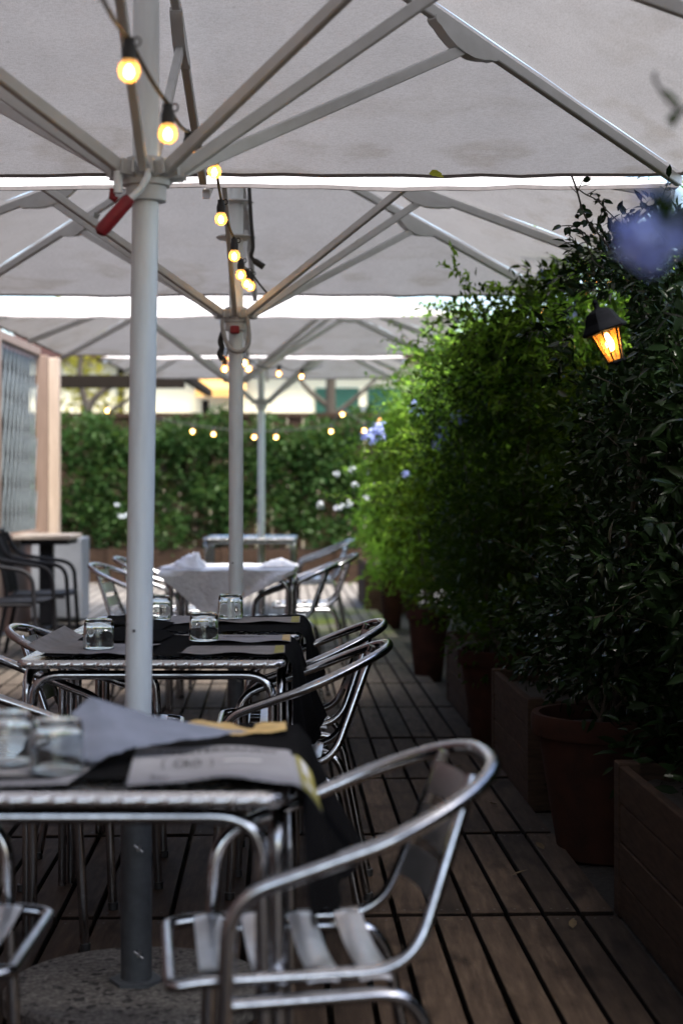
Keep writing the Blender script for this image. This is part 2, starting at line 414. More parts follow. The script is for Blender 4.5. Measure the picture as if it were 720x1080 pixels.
# ------------------------------------------------------------------ the ground and the deck
def EDGE(d): return .769 - .0385 * (d - 4.6)      # right edge of the deck at depth d
g = MB(); g.add([(-160, -60, -.10), (160, -60, -.10), (160, 260, -.10), (-160, 260, -.10)], [(0, 1, 2, 3)])
kind(g.build('ground', M['soil'], None, False), 'structure')
dk = MB(); ANG = math.atan(.0385)
rotd = Matrix.Rotation(ANG, 3, 'Z'); U = rotd @ Vector((0, 1, 0)); Vv = rotd @ Vector((1, 0, 0))
orig = Vector((EDGE(4.58), 4.58, 0))
rr_ = random.Random(3)
for row in range(-6, 15):
    for b in range(43):
        wv = .0905; L = 1.06
        s0 = row * L + (.0 if b % 9 < 6 else .0)
        c = orig + U * (s0 + L / 2) + Vv * (-(b + .5) * .1035) + Vector((0, 0, -.014 + rr_.uniform(-.0018, .0018)))
        mt = rotd @ Matrix.Rotation(rr_.uniform(-.0035, .0035), 3, 'Z') @ Matrix.Rotation(rr_.uniform(-.008, .008), 3, 'Y')
        dk.box(c, (wv + rr_.uniform(-.003, .002), L - rr_.uniform(.034, .046), .028), mt, .002)
nboard = len(dk.f)
for row in range(-3, 9):
    for b in range(43):
        for e in (.045, 1.0):
            for q in (.28, .72):
                c = orig + U * (row * 1.06 + e) + Vv * (-(b + q) * .1035)
                a_ = [c + Vector((.0042 * math.cos(k * 1.047), .0042 * math.sin(k * 1.047), .0026)) for k in range(6)]
                dk.add(a_, [tuple(range(6))])
do = dk.build('deck', M['deck'], None, False); do.data.materials.append(M['cable'])
mi = np.zeros(len(do.data.polygons), dtype=np.int32); mi[nboard:] = 1; do.data.polygons.foreach_set('material_index', mi)
kind(do, 'structure')
pv = MB()
pv.grid(lambda u, v: Vector((EDGE(-2 + 24 * v) - .02 + u * 1.6, -2 + 24 * v, -.045 + .012 * hnoise(u * 20, v * 90, 2))), 24, 200)
kind(pv.build('gravel_strip', mat('gravel', (.018, .016, .014), (.038, .035, .032), .95, 0, 60, bump=.8, bdist=.01), None), 'structure')

# ------------------------------------------------------------------ umbrellas
def umbrella(label, x, d, s, base_dx=0.0, zr=2.205, za=2.765, zh=1.900, sleeve=True):
    t = thing('patio_umbrella', label, 'umbrella', (x, d, 0), 0, 'square patio umbrellas in a row')
    zj = za
    # cloth: eight triangular sectors hung on eight ribs, falling slightly between them
    rim = []
    for k in range(8):
        a = k * math.pi / 4; l = s * (math.sqrt(2) if k % 2 else 1)
        rim.append(Vector((math.cos(a) * l, math.sin(a) * l, zr)))
    cl = MB(); hm = MB(); n = 12; ap = Vector((0, 0, za))
    for k in range(8):
        A, B = rim[k], rim[(k + 1) % 8]
        v = []; idx = {}
        for i in range(n + 1):
            for j in range(i + 1):
                tt = i / n; w = (j / i) if i else 0
                p = ap.lerp(A, tt) * (1 - w) + ap.lerp(B, tt) * w
                dip = 4 * w * (1 - w) * tt
                p = p + Vector((0, 0, .035 * dip * (1 - .9 * tt) - .012 * dip + .004 * hnoise(p.x * 5, p.y * 5, k + x) + .0022 * math.sin(w * 31 + k) * tt * tt * min(1, 6 * w * (1 - w))))
                if i == n: p = p * 1 + Vector((-p.x, -p.y, 0)) * .008 * 4 * w * (1 - w)
                idx[i, j] = len(v); v.append(p)
        f = []
        for i in range(n):
            for j in range(i + 1):
                f.append((idx[i, j], idx[i + 1, j], idx[i + 1, j + 1]))
                if j < i: f.append((idx[i, j], idx[i + 1, j + 1], idx[i, j + 1]))
        cl.add(v, f)
        e = [v[idx[n, j]] for j in range(n + 1)]
        hv = []
        for p in e:
            o_ = Vector((p.x, p.y, 0)).normalized() * .006
            hv += [p + o_ + Vector((0, 0, .006)), p + o_ + Vector((0, 0, -.007)), p - o_ + Vector((0, 0, -.007)), p - o_ + Vector((0, 0, .006))]
        hf = []
        for j in range(n):
            for q in range(4):
                r_ = (q + 1) % 4; hf.append((j * 4 + q, j * 4 + r_, j * 4 + 4 + r_, j * 4 + 4 + q))
        hm.add(hv, hf)
    cn = cl.build('canopy', M['canopy'], t, True, 60)
    hm.build('hem', M['hem'], cn, False)
    # pole, collar, hub
    p = MB()
    p.tube([(base_dx, 0, .40), (base_dx * .1, 0, zh), (0, 0, za - .03)], .0305, 28)
    po = p.build('pole', M['pole'], t)
    b = MB(); b.lathe([(.001, 0), (.0035, 0), (.0035, .004), (.001, .0055)], 10, (base_dx * .55 - .012, -.0305, .865), mtx=Matrix.Rotation(R(90), 3, 'X'))
    b.build('rivet', M['sleeve'], po)
    if sleeve:
        q = MB(); q.lathe([(.0355, .055), (.0355, .425), (.033, .427)], 28, (base_dx, 0, 0))
        sv = q.build('sleeve', M['sleeve'], t)
        fl = MB(); fl.lathe([(.062, .057), (.062, .066), (.055, .068)], 6, (base_dx, 0, 0)); fl.build('flange', M['sleeve'], sv, False)
        for z_ in (.135, .375):
            w_ = MB(); w_.tube([(base_dx + .012, -.034, z_), (base_dx + .012, -.062, z_ - .002)], .0045, 8)
            w_.bar((base_dx + .002, -.058, z_ + .008), (base_dx + .022, -.058, z_ - .008), .004, .007, (0, 1, 0), .001)
            w_.build('wing_bolt', M['bolt'], sv)
        ds = MB(); ds.lathe([(.292, 0), (.300, .010), (.300, .046), (.290, .056), (.0, .0575)], 64, (base_dx, 0, 0))
        ds.build('base', M['concrete'], t)
    h = MB()
    h.lathe([(.0315, zh - .055), (.046, zh - .053), (.046, zh - .020), (.054, zh - .018), (.054, zh + .008), (.046, zh + .010), (.046, zh + .045), (.0315, zh + .047)], 28, (base_dx * .05, 0, 0))
    for k in range(8):
        a = k * math.pi / 4; dr = Vector((math.cos(a), math.sin(a), 0)); sd_ = Vector((-dr.y, dr.x, 0)) * .021
        for sg in (-1, 1):
            h.bar(dr * .045 + sd_ * sg + Vector((0, 0, zh + .012)), dr * .088 + sd_ * sg + Vector((0, 0, zh + .016)), .005, .034)
    h.build('hub', M['frame'], t)
    cr = MB(); cr.lathe([(.0315, za - .20), (.058, za - .195), (.058, za - .18), (.04, za - .175), (.04, za - .09), (.075, za - .085), (.075, za - .055), (.03, za - .045)], 28)
    cr.build('crown', M['frame'], t)
    for k in range(8):
        a = k * math.pi / 4; dr = Vector((math.cos(a), math.sin(a), 0))
        off = Vector((0, 0, -.034))
        top = Vector((0, 0, za)) + (rim[k] - Vector((0, 0, za))) * .035 + off
        end = rim[k] + off + (Vector((0, 0, za)) - rim[k]).normalized() * .02
        r_ = MB(); r_.bar(top, end, .024, .033, ch=.003)
        rb = r_.build('rib', M['frame'], t, False)
        # scalloped bracket under the rib and the strut that meets it
        tj = .505
        J = Vector((0, 0, za)) + (rim[k] - Vector((0, 0, za))) * tj + Vector((0, 0, -.058))
        ax = (rim[k] - Vector((0, 0, za))).normalized(); sd_ = Vector((-dr.y, dr.x, 0)); nn = sd_.cross(ax)
        if nn.z > 0: nn = -nn
        bk = MB(); pr = []
        Lb = .135
        prof = [(-1, 0), (-.93, .008), (-.8, .012), (-.6, .024), (-.3, .036), (0, .039), (.3, .036), (.6, .024), (.8, .012), (.93, .008), (1, 0)]
        c0 = Vector((0, 0, za)) + (rim[k] - Vector((0, 0, za))) * tj + Vector((0, 0, -.054))
        v = []
        for sg in (-1, 1):
            for q, hgt in prof: v.append(c0 + ax * q * Lb + nn * hgt + sd_ * sg * .017)
            for q in (1, -1): v.append(c0 + ax * q * Lb + nn * -.012 + sd_ * sg * .017)
        m_ = len(prof) + 2
        f = [tuple(range(m_)), tuple(range(2 * m_ - 1, m_ - 1, -1))] + [(i, (i + 1) % m_, m_ + (i + 1) % m_, m_ + i)[::-1] for i in range(m_)]
        bk.add(v, f); bk.build('bracket', M['frame'], rb, True, 30)
        st = MB(); a0 = dr * .068 + Vector((0, 0, zh + .012)); a1 = c0 + nn * .028
        st.bar(a0, a1, .020, .030, ch=.003)
        st.build('strut', M['frame'], t, False)
    return t
U1 = umbrella('nearest cream square umbrella with grey pole and red crank handle', -.446, 3.76, 1.55, -.024)
U2 = umbrella('second cream square umbrella from the front, loop strap under its hub', -.446, 6.94, 1.55, zr=2.182)
U3 = umbrella('third cream square umbrella, its pole hidden behind the second pole', -.725, 11.3, 1.45)
U4 = umbrella('farthest cream square umbrella, in front of the clipped hedge', -.70, 14.35, 1.22)
umbrella('added unseen cream square umbrella over the camera, shading the near end', -.40, .60, 1.52)  # added umbrella, unseen, keeps overhead sky light off the near deck and tables
# crank handle and loops
k_ = MB(); k_.tube(smooth_path([(.012, -.075, 1.905), (.010, -.085, 1.885), (-.004, -.088, 1.860), (-.030, -.09, 1.835)], 5), .008, 10)
hd = k_.build('crank_arm', M['pole'], U1)
k_ = MB(); k_.tube([(-.026, -.09, 1.840), (-.034, -.09, 1.831), (-.085, -.094, 1.772), (-.093, -.094, 1.762), (-.096, -.094, 1.757)], [.012, .0155, .0165, .014, .006], 14)
k_.build('handle_grip', M['red_rubber'], hd)
k_ = MB(); k_.tube([(-.058, -.06, 1.905), (-.057, -.062, 1.855)], .010, 10)
ro = k_.build('rope_cleat', M['pole'], U1)
k_ = MB(); k_.tube([(-.070, -.05, 1.868), (-.073, -.05, 1.848), (-.062, -.05, 1.842)], .008, 8)
k_.build('cord_end', M['red_rubber'], ro)
k_ = MB(); k_.tube(smooth_path([(-.052, -.065, 1.895), (-.050, -.07, 1.84), (-.02, -.078, 1.765), (.03, -.078, 1.755), (.058, -.07, 1.79), (.056, -.062, 1.86), (.05, -.06, 1.9)], 6), .009, 10)
lp = k_.build('strap_loop', M['strap'], U2)
k_ = MB(); k_.box((.0, -.068, 1.845), (.038, .03, .034), None, .005); k_.build('red_clip', M['red_rubber'], U2)
k_ = MB(); k_.tube(smooth_path([(-.05, -.05, 1.84), (-.062, -.05, 1.80), (-.056, -.05, 1.77), (-.066, -.05, 1.745), (-.052, -.05, 1.72)], 5), .012, 8)
k_.build('cord_knot', M['black_plastic'], lp)
k_ = MB(); k_.tube(smooth_path([(.052, -.03, 2.74), (.056, -.04, 2.5), (.066, -.05, 2.32), (.075, -.05, 2.2), (.07, -.05, 2.15), (.12, -.05, 2.11)], 6), [.008] * 26 + [.014] * 5, 8)
k_.build('pull_cord', M['cable'], U2)
k_ = MB()
for z_, r_ in ((2.385, .075), (2.235, .085)):
    k_ = MB(); k_.lathe([(.032, z_), (r_ * .9, z_), (r_, z_ + .006), (r_ * .9, z_ + .012), (.032, z_ + .013)], 28); k_.build('collar', M['frame'], U2)

# ------------------------------------------------------------------ tables
def bistro_table(label, x0, x1, y0, y1, grp='square aluminium bistro tables', zt=.74):
    cx, cy_ = (x0 + x1) / 2, (y0 + y1) / 2
    t = thing('bistro_table', label, 'table', (cx, cy_, 0), 0, grp)
    hx, hy = (x1 - x0) / 2, (y1 - y0) / 2
    # rounded-square outline
    rc = .035; out = []
    for (sx, sy, a0) in ((1, 1, 0), (-1, 1, 90), (-1, -1, 180), (1, -1, 270)):
        for k in range(7):
            a = R(a0 + 15 * k); out.append(Vector((sx * (hx - rc) + rc * math.cos(a), sy * (hy - rc) + rc * math.sin(a), 0)))
    m = MB(); n = len(out)
    def ring(sc, z): return [Vector((p.x - math.copysign(sc, p.x), p.y - math.copysign(sc, p.y), z)) for p in out]
    v = ring(.014, zt - .003) + ring(.006, zt - .001) + ring(.003, zt - .004)
    f = [tuple(range(n))]
    for l in range(2):
        for i in range(n):
            j = (i + 1) % n; f.append((l * n + i, (l + 1) * n + i, (l + 1) * n + j, l * n + j))
    m.add(v, f)
    top = m.build('tabletop', M['alu_top'], t)
    # pressed rim: raised lozenges all round
    per = []; tot = 0; seg = []
    for i in range(n):
        a, b = out[i], out[(i + 1) % n]; L = (b - a).length; k = max(1, int(L / .0035))
        for q in range(k): per.append(a.lerp(b, q / k))
    N = len(per); rm = MB(); v = []; f = []; zl = [zt - .003, zt - .005, zt - .008, zt - .0125, zt - .017, zt - .020, zt - .023]
    dist = 0
    for i in range(N):
        p = per[i]; nx = per[(i + 1) % N] - per[i - 1]; no = Vector((nx.y, -nx.x, 0)).normalized()
        dist += (per[i] - per[i - 1]).length if i else 0
        ph = (dist / .034) % 1
        for l, z in enumerate(zl):
            inside = 1 if 1 < l < 5 else 0
            sk = (l - 3) * .06
            q = (ph + sk) % 1
            e = 0
            if inside: e = .0030 * (1 if .2 < q < .8 else (min(q, 1 - q) / .2))
            v.append(p + no * (e - (.0028 if l in (0, 6) else 0)) + Vector((0, 0, z)))
    K = len(zl)
    for i in range(N):
        j = (i + 1) % N
        for l in range(K - 1): f.append((i * K + l, j * K + l, j * K + l + 1, i * K + l + 1)[::-1])
    rm.add(v, f); rm.build('rim', M['alu_top'], top, True, 50)
    # underside board
    ub = MB(); ub.box((0, 0, zt - .014), (2 * hx - .02, 2 * hy - .02, .014)); ub.build('underside', M['black_plastic'], top, False)
    # four bent tube frames
    zb = zt - .044
    for sy in (-1, 1):
        y = sy * (hy - .045)
        u = MB(); u.tube(fillet([(-(hx - .035), y, 0), (-(hx - .035), y, zb), ((hx - .035), y, zb), ((hx - .035), y, 0)], .075, 9), .0125, 14)
        u.build('leg_frame', M['alu'], t)
    for sx in (-1, 1):
        x = sx * (hx - .014)
        u = MB(); u.tube(fillet([(x, -(hy - .075), 0), (x, -(hy - .075), zb - .0), (x, (hy - .075), zb - .0), (x, (hy - .075), 0)], .06, 8), .0125, 14)
        u.build('leg_frame', M['alu'], t)
    return t
T1 = bistro_table('nearest aluminium bistro table, beside the front umbrella pole', -.785, -.083, 2.437, 3.13)
T2 = bistro_table('middle aluminium bistro table just behind the front umbrella pole', -.847, -.146, 4.27, 4.97)
T3 = bistro_table('aluminium bistro table pushed against the far side of the middle one', -.845, -.128, 4.995, 5.69)
T4 = bistro_table('aluminium bistro table half covered by a white cloth', -.93, -.245, 8.56, 9.26)
T5 = bistro_table('bare farthest bistro table in front of the hedge', -1.17, -.39, 13.9, 14.6)

# ------------------------------------------------------------------ aluminium armchairs (front is local -x)
def bistro_chair(label):
    t = thing('bistro_armchair', label, 'chair', (0, 0, 0), 0, 'aluminium bistro armchairs round the tables')
    r = .0125
    arm = []
    half = fillet([(-.185, .205, .0), (-.158, .222, .585), (.05, .250, .660)], .06, 8)
    curve = []
    for k in range(13):
        a = math.pi / 2 * k / 12
        x = .06 + .215 * math.sin(a); y = .251 * math.cos(a) ** .8
        curve.append(Vector((x, y, .664 + .092 * ((x - .06) / .215))))
    side = half[:-1] + curve
    other = [Vector((p.x, -p.y, p.z)) for p in reversed(side[:-1])]
    m = MB(); m.tube(side + other, r, 14); af = m.build('arm_frame', M['alu'], t)
    # seat tube with uprights
    up = fillet([(.228, .118, .742), (.125, .168, .455), (-.20, .178, .452), (-.245, .178, .445), (-.245, -.178, .445), (-.20, -.178, .452), (.125, -.168, .455), (.228, -.118, .742)], [.075, .02, .05, .05, .02, .075], 8)
    m = MB(); m.tube(up, .011, 12); sf = m.build('seat_frame', M['alu'], t)
    for i in range(4):
        x = -.175 + i * .080
        m = MB(); w = .047
        def fn(u, v, x=x, w=w):
            y = (u - .5) * 2
            z = .466 - .016 * (1 - y * y) - (.018 * max(0, abs(y) - .93) / .07)
            return Vector((x + (v - .5) * w, y * .184, z + .003 * math.sin(v * math.pi)))
        m.grid(fn, 16, 3)
        # underside gives the slat a real thickness
        m.grid(lambda u, v, fn=fn: fn(u, 1 - v) - Vector((0, 0, .0025)), 16, 3)
        m.build('slat', M['slat'], t, True, 60)
    for i in range(3):
        z0 = .530 + i * .072
        m = MB()
        def fb(u, v, z0=z0, o=0):
            z = z0 + v * .052; k = (z - .455) / .31
            xx = .125 + .097 * k; hw = .168 - .05 * k
            y = (u - .5) * 2
            return Vector((xx + .022 * (1 - y * y) + o, y * hw, z))
        m.grid(fb, 12, 2); m.grid(lambda u, v, fb=fb: fb(u, 1 - v, o=.0025), 12, 2)
        m.build('back_slat', M['slat'], t, True, 60)
    for s in (-1, 1):
        m = MB(); m.tube(fillet([(-.170, s * .212, .425), (.13, s * .194, .430), (.215, s * .212, 0)], .07, 8), .0115, 12)
        m.build('rear_leg', M['alu'], t)
        for p in ((-.185, s * .205, 0), (.215, s * .212, 0)):
            q = MB(); q.lathe([(.014, .0), (.0145, .02), (.012, .022)], 12, p); q.build('foot_cap', M['black_plastic'], t)
    return t
CH = bistro_chair('nearest aluminium armchair, on the right of the front table')
CH.location = (-.035, 2.66, 0); CH.rotation_euler = (0, 0, R(7))
again(CH, 'aluminium armchair at the lower left corner, only seat edge and arm visible', (-.755, 2.70, 0), R(180))
again(CH, 'aluminium armchair right of the middle table, black cloth hanging beside it', (-.145, 4.52, 0), R(-2))
again(CH, 'aluminium armchair behind the middle right one, only its top rail seen', (-.14, 5.22, 0), R(2))
again(CH, 'aluminium armchair left of the paired tables with its round back toward the left wall', (-.74, 5.05, 0), R(184))
again(CH, 'aluminium armchair cut by the left edge beside the middle table', (-.835, 4.42, 0), R(178))
again(CH, 'aluminium armchair on the left of the white cloth table', (-1.09, 8.95, 0), R(176))
again(CH, 'aluminium armchair behind the left one at the white cloth table', (-1.07, 9.75, 0), R(182))
again(CH, 'aluminium armchair tucked in on the right of the white cloth table', (-.30, 9.05, 0), R(-3))
again(CH, 'aluminium armchair farther right beyond the white cloth table, above the sunlit green patch painted on the deck', (-.175, 10.2, 0), R(2))
again(CH, 'farthest aluminium armchair, right of the bare table by the hedge', (-.175, 12.9, 0), R(3))

# ------------------------------------------------------------------ things on the tables
def drape(name, label, x0, xe, y0, y1, z, hang, flare, seed, cat='tablecloth'):
    m = MB(); Ltop = xe - x0
    def fn(u, v):
        y = y0 + (y1 - y0) * v
        hl = hang * (.86 + .14 * math.sin(math.pi * v)) + .012 * hnoise(v * 9, 1, seed)
        tot = Ltop + hl; s = u * tot
        wav = .006 * hnoise(u * 9, v * 6, seed)
        if s <= Ltop:
            edge = min(v, 1 - v) * 12
            return Vector((x0 + s, y + .012 * hnoise(s * 9, 0 if v < .5 else 5, seed) * max(0, 1 - edge * .4), z + .0015 + .004 * max(0, 1 - edge) * (1 + hnoise(s * 14, v, seed))))
        q = s - Ltop; k = q / max(hl, .01)
        return Vector((xe + .014 * min(1, q / .02) + flare * (.1 + .9 * v) * k ** 1.2 + .010 * k * math.sin(v * 15 + seed), y + .01 * hnoise(q * 8, v * 5, seed), z - q * .96 + (.001 if q < .01 else 0)))
    m.grid(fn, 60, 30)
    return tag(m.build(name, M['black_cloth'], None, True, 70), label, cat, 'black table covers')
drape('black_tablecloth', 'black cloth across the nearest table, hanging down on the right', -.56, -.079, 2.52, 3.09, .741, .265, .105, 1)
drape('black_tablecloth', 'black cloth over the middle table, hanging down beside the chair', -.80, -.142, 4.31, 4.90, .741, .29, .085, 4)
drape('black_tablecloth', 'black cloth on the table behind the middle one', -.80, -.124, 5.03, 5.64, .741, .20, .06, 9)

def sheet(name, label, P00, P10, P01, P11, mt, zf, cat='placemat', nu=24, nv=14, grp=None, parent=None):
    'a paper sheet: corner points on the table, height from zf(u, v)'
    P00, P10, P01, P11 = [Vector((*p, 0)) for p in (P00, P10, P01, P11)]
    def fn(u, v):
        p = P00 * (1 - u) * (1 - v) + P10 * u * (1 - v) + P01 * (1 - u) * v + P11 * u * v
        return Vector((p.x, p.y, zf(u, v)))
    m = MB(); m.grid(fn, nu, nv)
    o = m.build(name, mt, parent, True, 70)
    if label: tag(o, label, cat, grp)
    return o, fn
# printed menu on the nearest table; it bulges in the middle and its right end sags over the edge
def zmenu(u, v):
    z = .7475 + .018 * math.exp(-((u - .52) / .20) ** 2) * (1 - v) ** 1.5 + .003 * math.sin(u * 9 + v * 3)
    if u > .84: z -= 1.6 * (u - .84) ** 2 * 1.0
    return z
mo, mf = sheet('paper_menu', 'grey printed paper menu with yellow end on the nearest table', (-.322, 2.455), (-.028, 2.445), (-.352, 2.83), (-.05, 2.80), M['paper'], zmenu, 'menu', 40, 20, 'printed paper placemats')
m = MB(); m.grid(lambda u, v: mf(.90 + .098 * u, v * .985 + .006) + Vector((0, 0, .0012)), 6, 16); yb = m.build('yellow_band', M['yellow'], mo)
for v0, v1 in ((.16, .30), (.52, .92)):
    m = MB(); m.grid(lambda u, v: mf(.925 + .04 * u, v0 + (v1 - v0) * v) + Vector((0, 0, .0022)), 4, 6); m.build('white_block', M['white_print'], yb)
def lettering(txt, u0, v0, w, h, parent, fn, lift=.0013, name='lettering', mt=None):
    cu = bpy.data.curves.new('lettering', 'FONT'); cu.body = txt; cu.size = 1; cu.resolution_u = 2
    ob = bpy.data.objects.new('lettering', cu); C.objects.link(ob)
    dg = bpy.context.evaluated_depsgraph_get(); dg.update()
    me = bpy.data.meshes.new_from_object(ob.evaluated_get(dg))
    bpy.data.objects.remove(ob)
    xs = [v.co.x for v in me.vertices]; ys = [v.co.y for v in me.vertices]
    ax, bx, ay, by = min(xs), max(xs), min(ys), max(ys)
    for v in me.vertices:
        p = fn(u0 + w * (v.co.x - ax) / (bx - ax), v0 + h * (v.co.y - ay) / (by - ay))
        v.co = p + Vector((0, 0, lift))
    return link(name, me, mt or M['ink'], parent, False)
lettering('MEDITERRANEO', .13, .80, .66, .12, mo, mf)
lettering('(  CRO  )', .16, .34, .28, .30, mo, mf)
lettering('bar', .12, .08, .10, .10, mo, mf)
m = MB(); m.grid(lambda u, v: mf(.50 + .20 * u, .50 + .035 * v) + Vector((0, 0, .0012)), 8, 2); m.build('print_line', M['white_print'], mo)
# gold reflection on the aluminium, put in as a coloured strip at the far edge
sheet('paper_placemat', 'gold strip painted as a reflection along the far edge of the nearest table', (-.30, 2.98), (-.10, 2.97), (-.30, 3.10), (-.105, 3.09), M['gold'], lambda u, v: .748 + .004 * math.sin(u * 8) + .002 * math.sin(v * 5 + u * 20), 'placemat', grp='printed paper placemats')
sheet('paper_placemat', 'grey paper placemat under the two glasses on the nearest table', (-.80, 2.47), (-.415, 2.475), (-.80, 2.79), (-.385, 2.74), M['paper'], lambda u, v: .745 + .002 * math.sin(u * 7), 'placemat', grp='printed paper placemats')
# folded napkin, one corner standing up
def napkin():
    m = MB()
    O = [W(40, 788, 2.72), W(95, 735, 2.80), W(100, 803, 2.60), W(185, 766, 2.84), W(150, 794, 2.66), W(262, 772, 2.86)]
    O = [Vector(p) for p in O]
    for p in O: p.z = max(p.z, .7465)
    m.grid(lambda u, v: (O[0].lerp(O[2], v)).lerp(O[1].lerp(O[4], v * .9), u) + Vector((0, 0, .001 * math.sin(u * 3.1) + .0035 * hnoise(u * 7, v * 5, 1))), 12, 12)
    m.grid(lambda u, v: (O[1].lerp(O[4], v * .9)).lerp(O[5], u) + Vector((0, 0, -.008 * math.sin(u * 3.1) * (1 - v) + .003 * hnoise(u * 7 + 7, v * 5, 1))), 14, 12)
    return tag(m.build('paper_napkin', M['napkin'], None, True, 70), 'blue grey folded paper napkin with one corner standing up', 'napkin')
napkin()

def tumbler(label, x, y, z, h=.082, r0=.0425, r1=.0365):
    'upside-down tumbler: wide mouth down, fluted wall, thick bottom on top'
    m = MB()
    prof = [(r0 - .0016, 0), (r0 - .0004, .0006), (r0, .003), (r0 * 1.01, h * .35), (r0 * .99, h * .65), (r1 * 1.10, h * .86), (r1 * 1.03, h * .95), (r1 * .92, h * .99), (r1 * .5, h - .001), (.0006, h - .0015)]
    fl = lambda a, i: 1 - (.016 * abs(math.cos(5 * a)) if 2 < i < 7 else 0)
    m.lathe(prof, 40, (0, 0, 0), fl)
    inner = [(r0 - .0016, 0), (r0 - .0018, .004), (r0 * .96, h * .35), (r0 * .93, h * .65), (r1 * 1.0, h * .82), (r1 * .85, h * .88), (r1 * .5, h * .895), (.0006, h * .90)]
    m2 = MB(); m2.lathe(inner, 40)
    nb = len(m.v)
    # drop the mouth cap of the outer wall, join the inner wall facing inwards
    m.f = [q for q in m.f if len(q) <= 4]; m2.f = [tuple(reversed(q)) for q in m2.f if len(q) <= 4]
    m.add(m2.v, m2.f)
    o = m.build('glass_tumbler', M['glass'], None, True, 50)
    # weld the two rims
    import bmesh
    bm = bmesh.new(); bm.from_mesh(o.data); bmesh.ops.remove_doubles(bm, verts=bm.verts, dist=.00005); bm.to_mesh(o.data); bm.free()
    o.location = (x, y, z)
    return tag(o, label, 'glass', 'upside-down glass tumblers')
def on_table(px, y): return (px - 360) / FPX * y
g1 = tumbler('upside-down glass at the left edge of the nearest table', on_table(8, 2.66), 2.66, .749)
def glass_at(label, px, y, z=.7475):
    c = g1.copy(); C.objects.link(c); c.location = (on_table(px, y), y, z); c['label'] = label; c.rotation_euler = (0, 0, random.uniform(0, 1)); return c
glass_at('upside-down glass beside the folded napkin on the nearest table', 60, 2.58, .749)
glass_at('upside-down glass left of the pole on the middle table', 104, 4.50)
glass_at('upside-down glass right of the pole, front of the middle table', 215, 4.72)
glass_at('upside-down glass before the second pole on the back table', 243, 5.50)
glass_at('upside-down glass half hidden by the front pole, back table', 167, 5.45)

# placemats on the paired tables
def zcurl(a, s): return lambda u, v: .7465 + a * (.5 + .5 * math.sin(u * 11 + s)) * (1 - min(1, v * 3)) + .006 * math.exp(-(1 - u) * 6) * math.sin(v * 3) + .0015 * math.sin(v * 9 + s)
def mat_with_band(label, A, B, Cc, D, seed, mt='paper_dark', band='yellow'):
    o, fn = sheet('paper_placemat', label, A, B, Cc, D, M[mt], zcurl(.006, seed), 'placemat', 30, 16, 'printed paper placemats')
    m = MB(); m.grid(lambda u, v: fn(.90 + .09 * u, .02 + .96 * v) + Vector((0, 0, .0012)), 5, 12); m.build('yellow_band', M[band], o)
    lettering('MEDITERRANEO', .2, .72, .5, .12, o, fn)
    return o
mat_with_band('brown grey printed placemat at the front right of the middle table', (-.435, 4.335), (-.150, 4.34), (-.42, 4.60), (-.158, 4.60), 2)
mat_with_band('light printed placemat at the back right of the middle table', (-.40, 4.70), (-.145, 4.69), (-.40, 4.90), (-.15, 4.89), 5, 'paper', 'gold')
mat_with_band('brown printed placemat at the right of the back table', (-.43, 5.33), (-.135, 5.33), (-.42, 5.58), (-.14, 5.58), 7)
sheet('paper_placemat', 'grey placemat under the left glass of the middle table', (-.70, 4.36), (-.53, 4.34), (-.70, 4.66), (-.51, 4.64), M['paper'], zcurl(.004, 3), 'placemat', grp='printed paper placemats')
sheet('paper_placemat', 'pale placemat with a rolled edge at the left end of the middle table', (-.845, 4.40), (-.70, 4.36), (-.82, 4.86), (-.66, 4.86), M['paper_dark'], lambda u, v: .747 + .020 * max(0, 1 - u * 3.5) + .012 * v * max(0, 1 - u * 2), 'placemat', grp='printed paper placemats')
sheet('paper_placemat', 'pale grey placemat under the glass by the second pole', (-.62, 5.30), (-.45, 5.30), (-.62, 5.60), (-.45, 5.60), M['paper'], zcurl(.004, 6), 'placemat', grp='printed paper placemats')
# black folded menus standing a little proud behind the glasses
sheet('black_menu', 'black folded menu between the left glass and the back table', (-.78, 4.72), (-.52, 4.70), (-.76, 4.95), (-.50, 4.95), M['black_cloth'], lambda u, v: .748 + .022 * math.sin(u * 3.14) * (v), 'menu')
sheet('black_menu', 'black folded menu lying open at the left end of the back table', (-.80, 5.06), (-.56, 5.06), (-.78, 5.35), (-.54, 5.33), M['black_cloth'], lambda u, v: .748 + .028 * math.sin(u * 3.14) * (1 - .5 * v), 'menu')

# white cloth thrown cornerwise over the far table
def white_cloth():
    m = MB(); x0, x1, y0, y1, zt = -.955, -.25, 8.545, 9.28, .7435
    def fn(u, v):
        x = x0 + (x1 - x0) * u
        y = y0 + (y1 - y0) * v
        return Vector((x, y, zt + .005 * hnoise(u * 8, v * 8, 3) + .004))
    m.grid(fn, 30, 24)
    def fh(u, v):
        # hanging triangle, lowest a third of the way along
        x = x0 + (x1 - x0) * u
        low = .245 * (1 - abs(u - .36) / (.36 if u < .36 else .64)) + .012
        q = low * v
        return Vector((x + .012 * math.sin(v * 5 + u * 9), y0 - .008 - .02 * v - .022 * math.sin(u * 15 + v * 2) * v, zt + .004 - q + (.005 * hnoise(u * 8, 0, 3)) * (1 - v)))
    m.grid(fh, 36, 16)
    return tag(m.build('white_tablecloth', M['white_cloth'], None, True, 80), 'white cloth draped cornerwise over the far bistro table', 'tablecloth')
white_cloth()
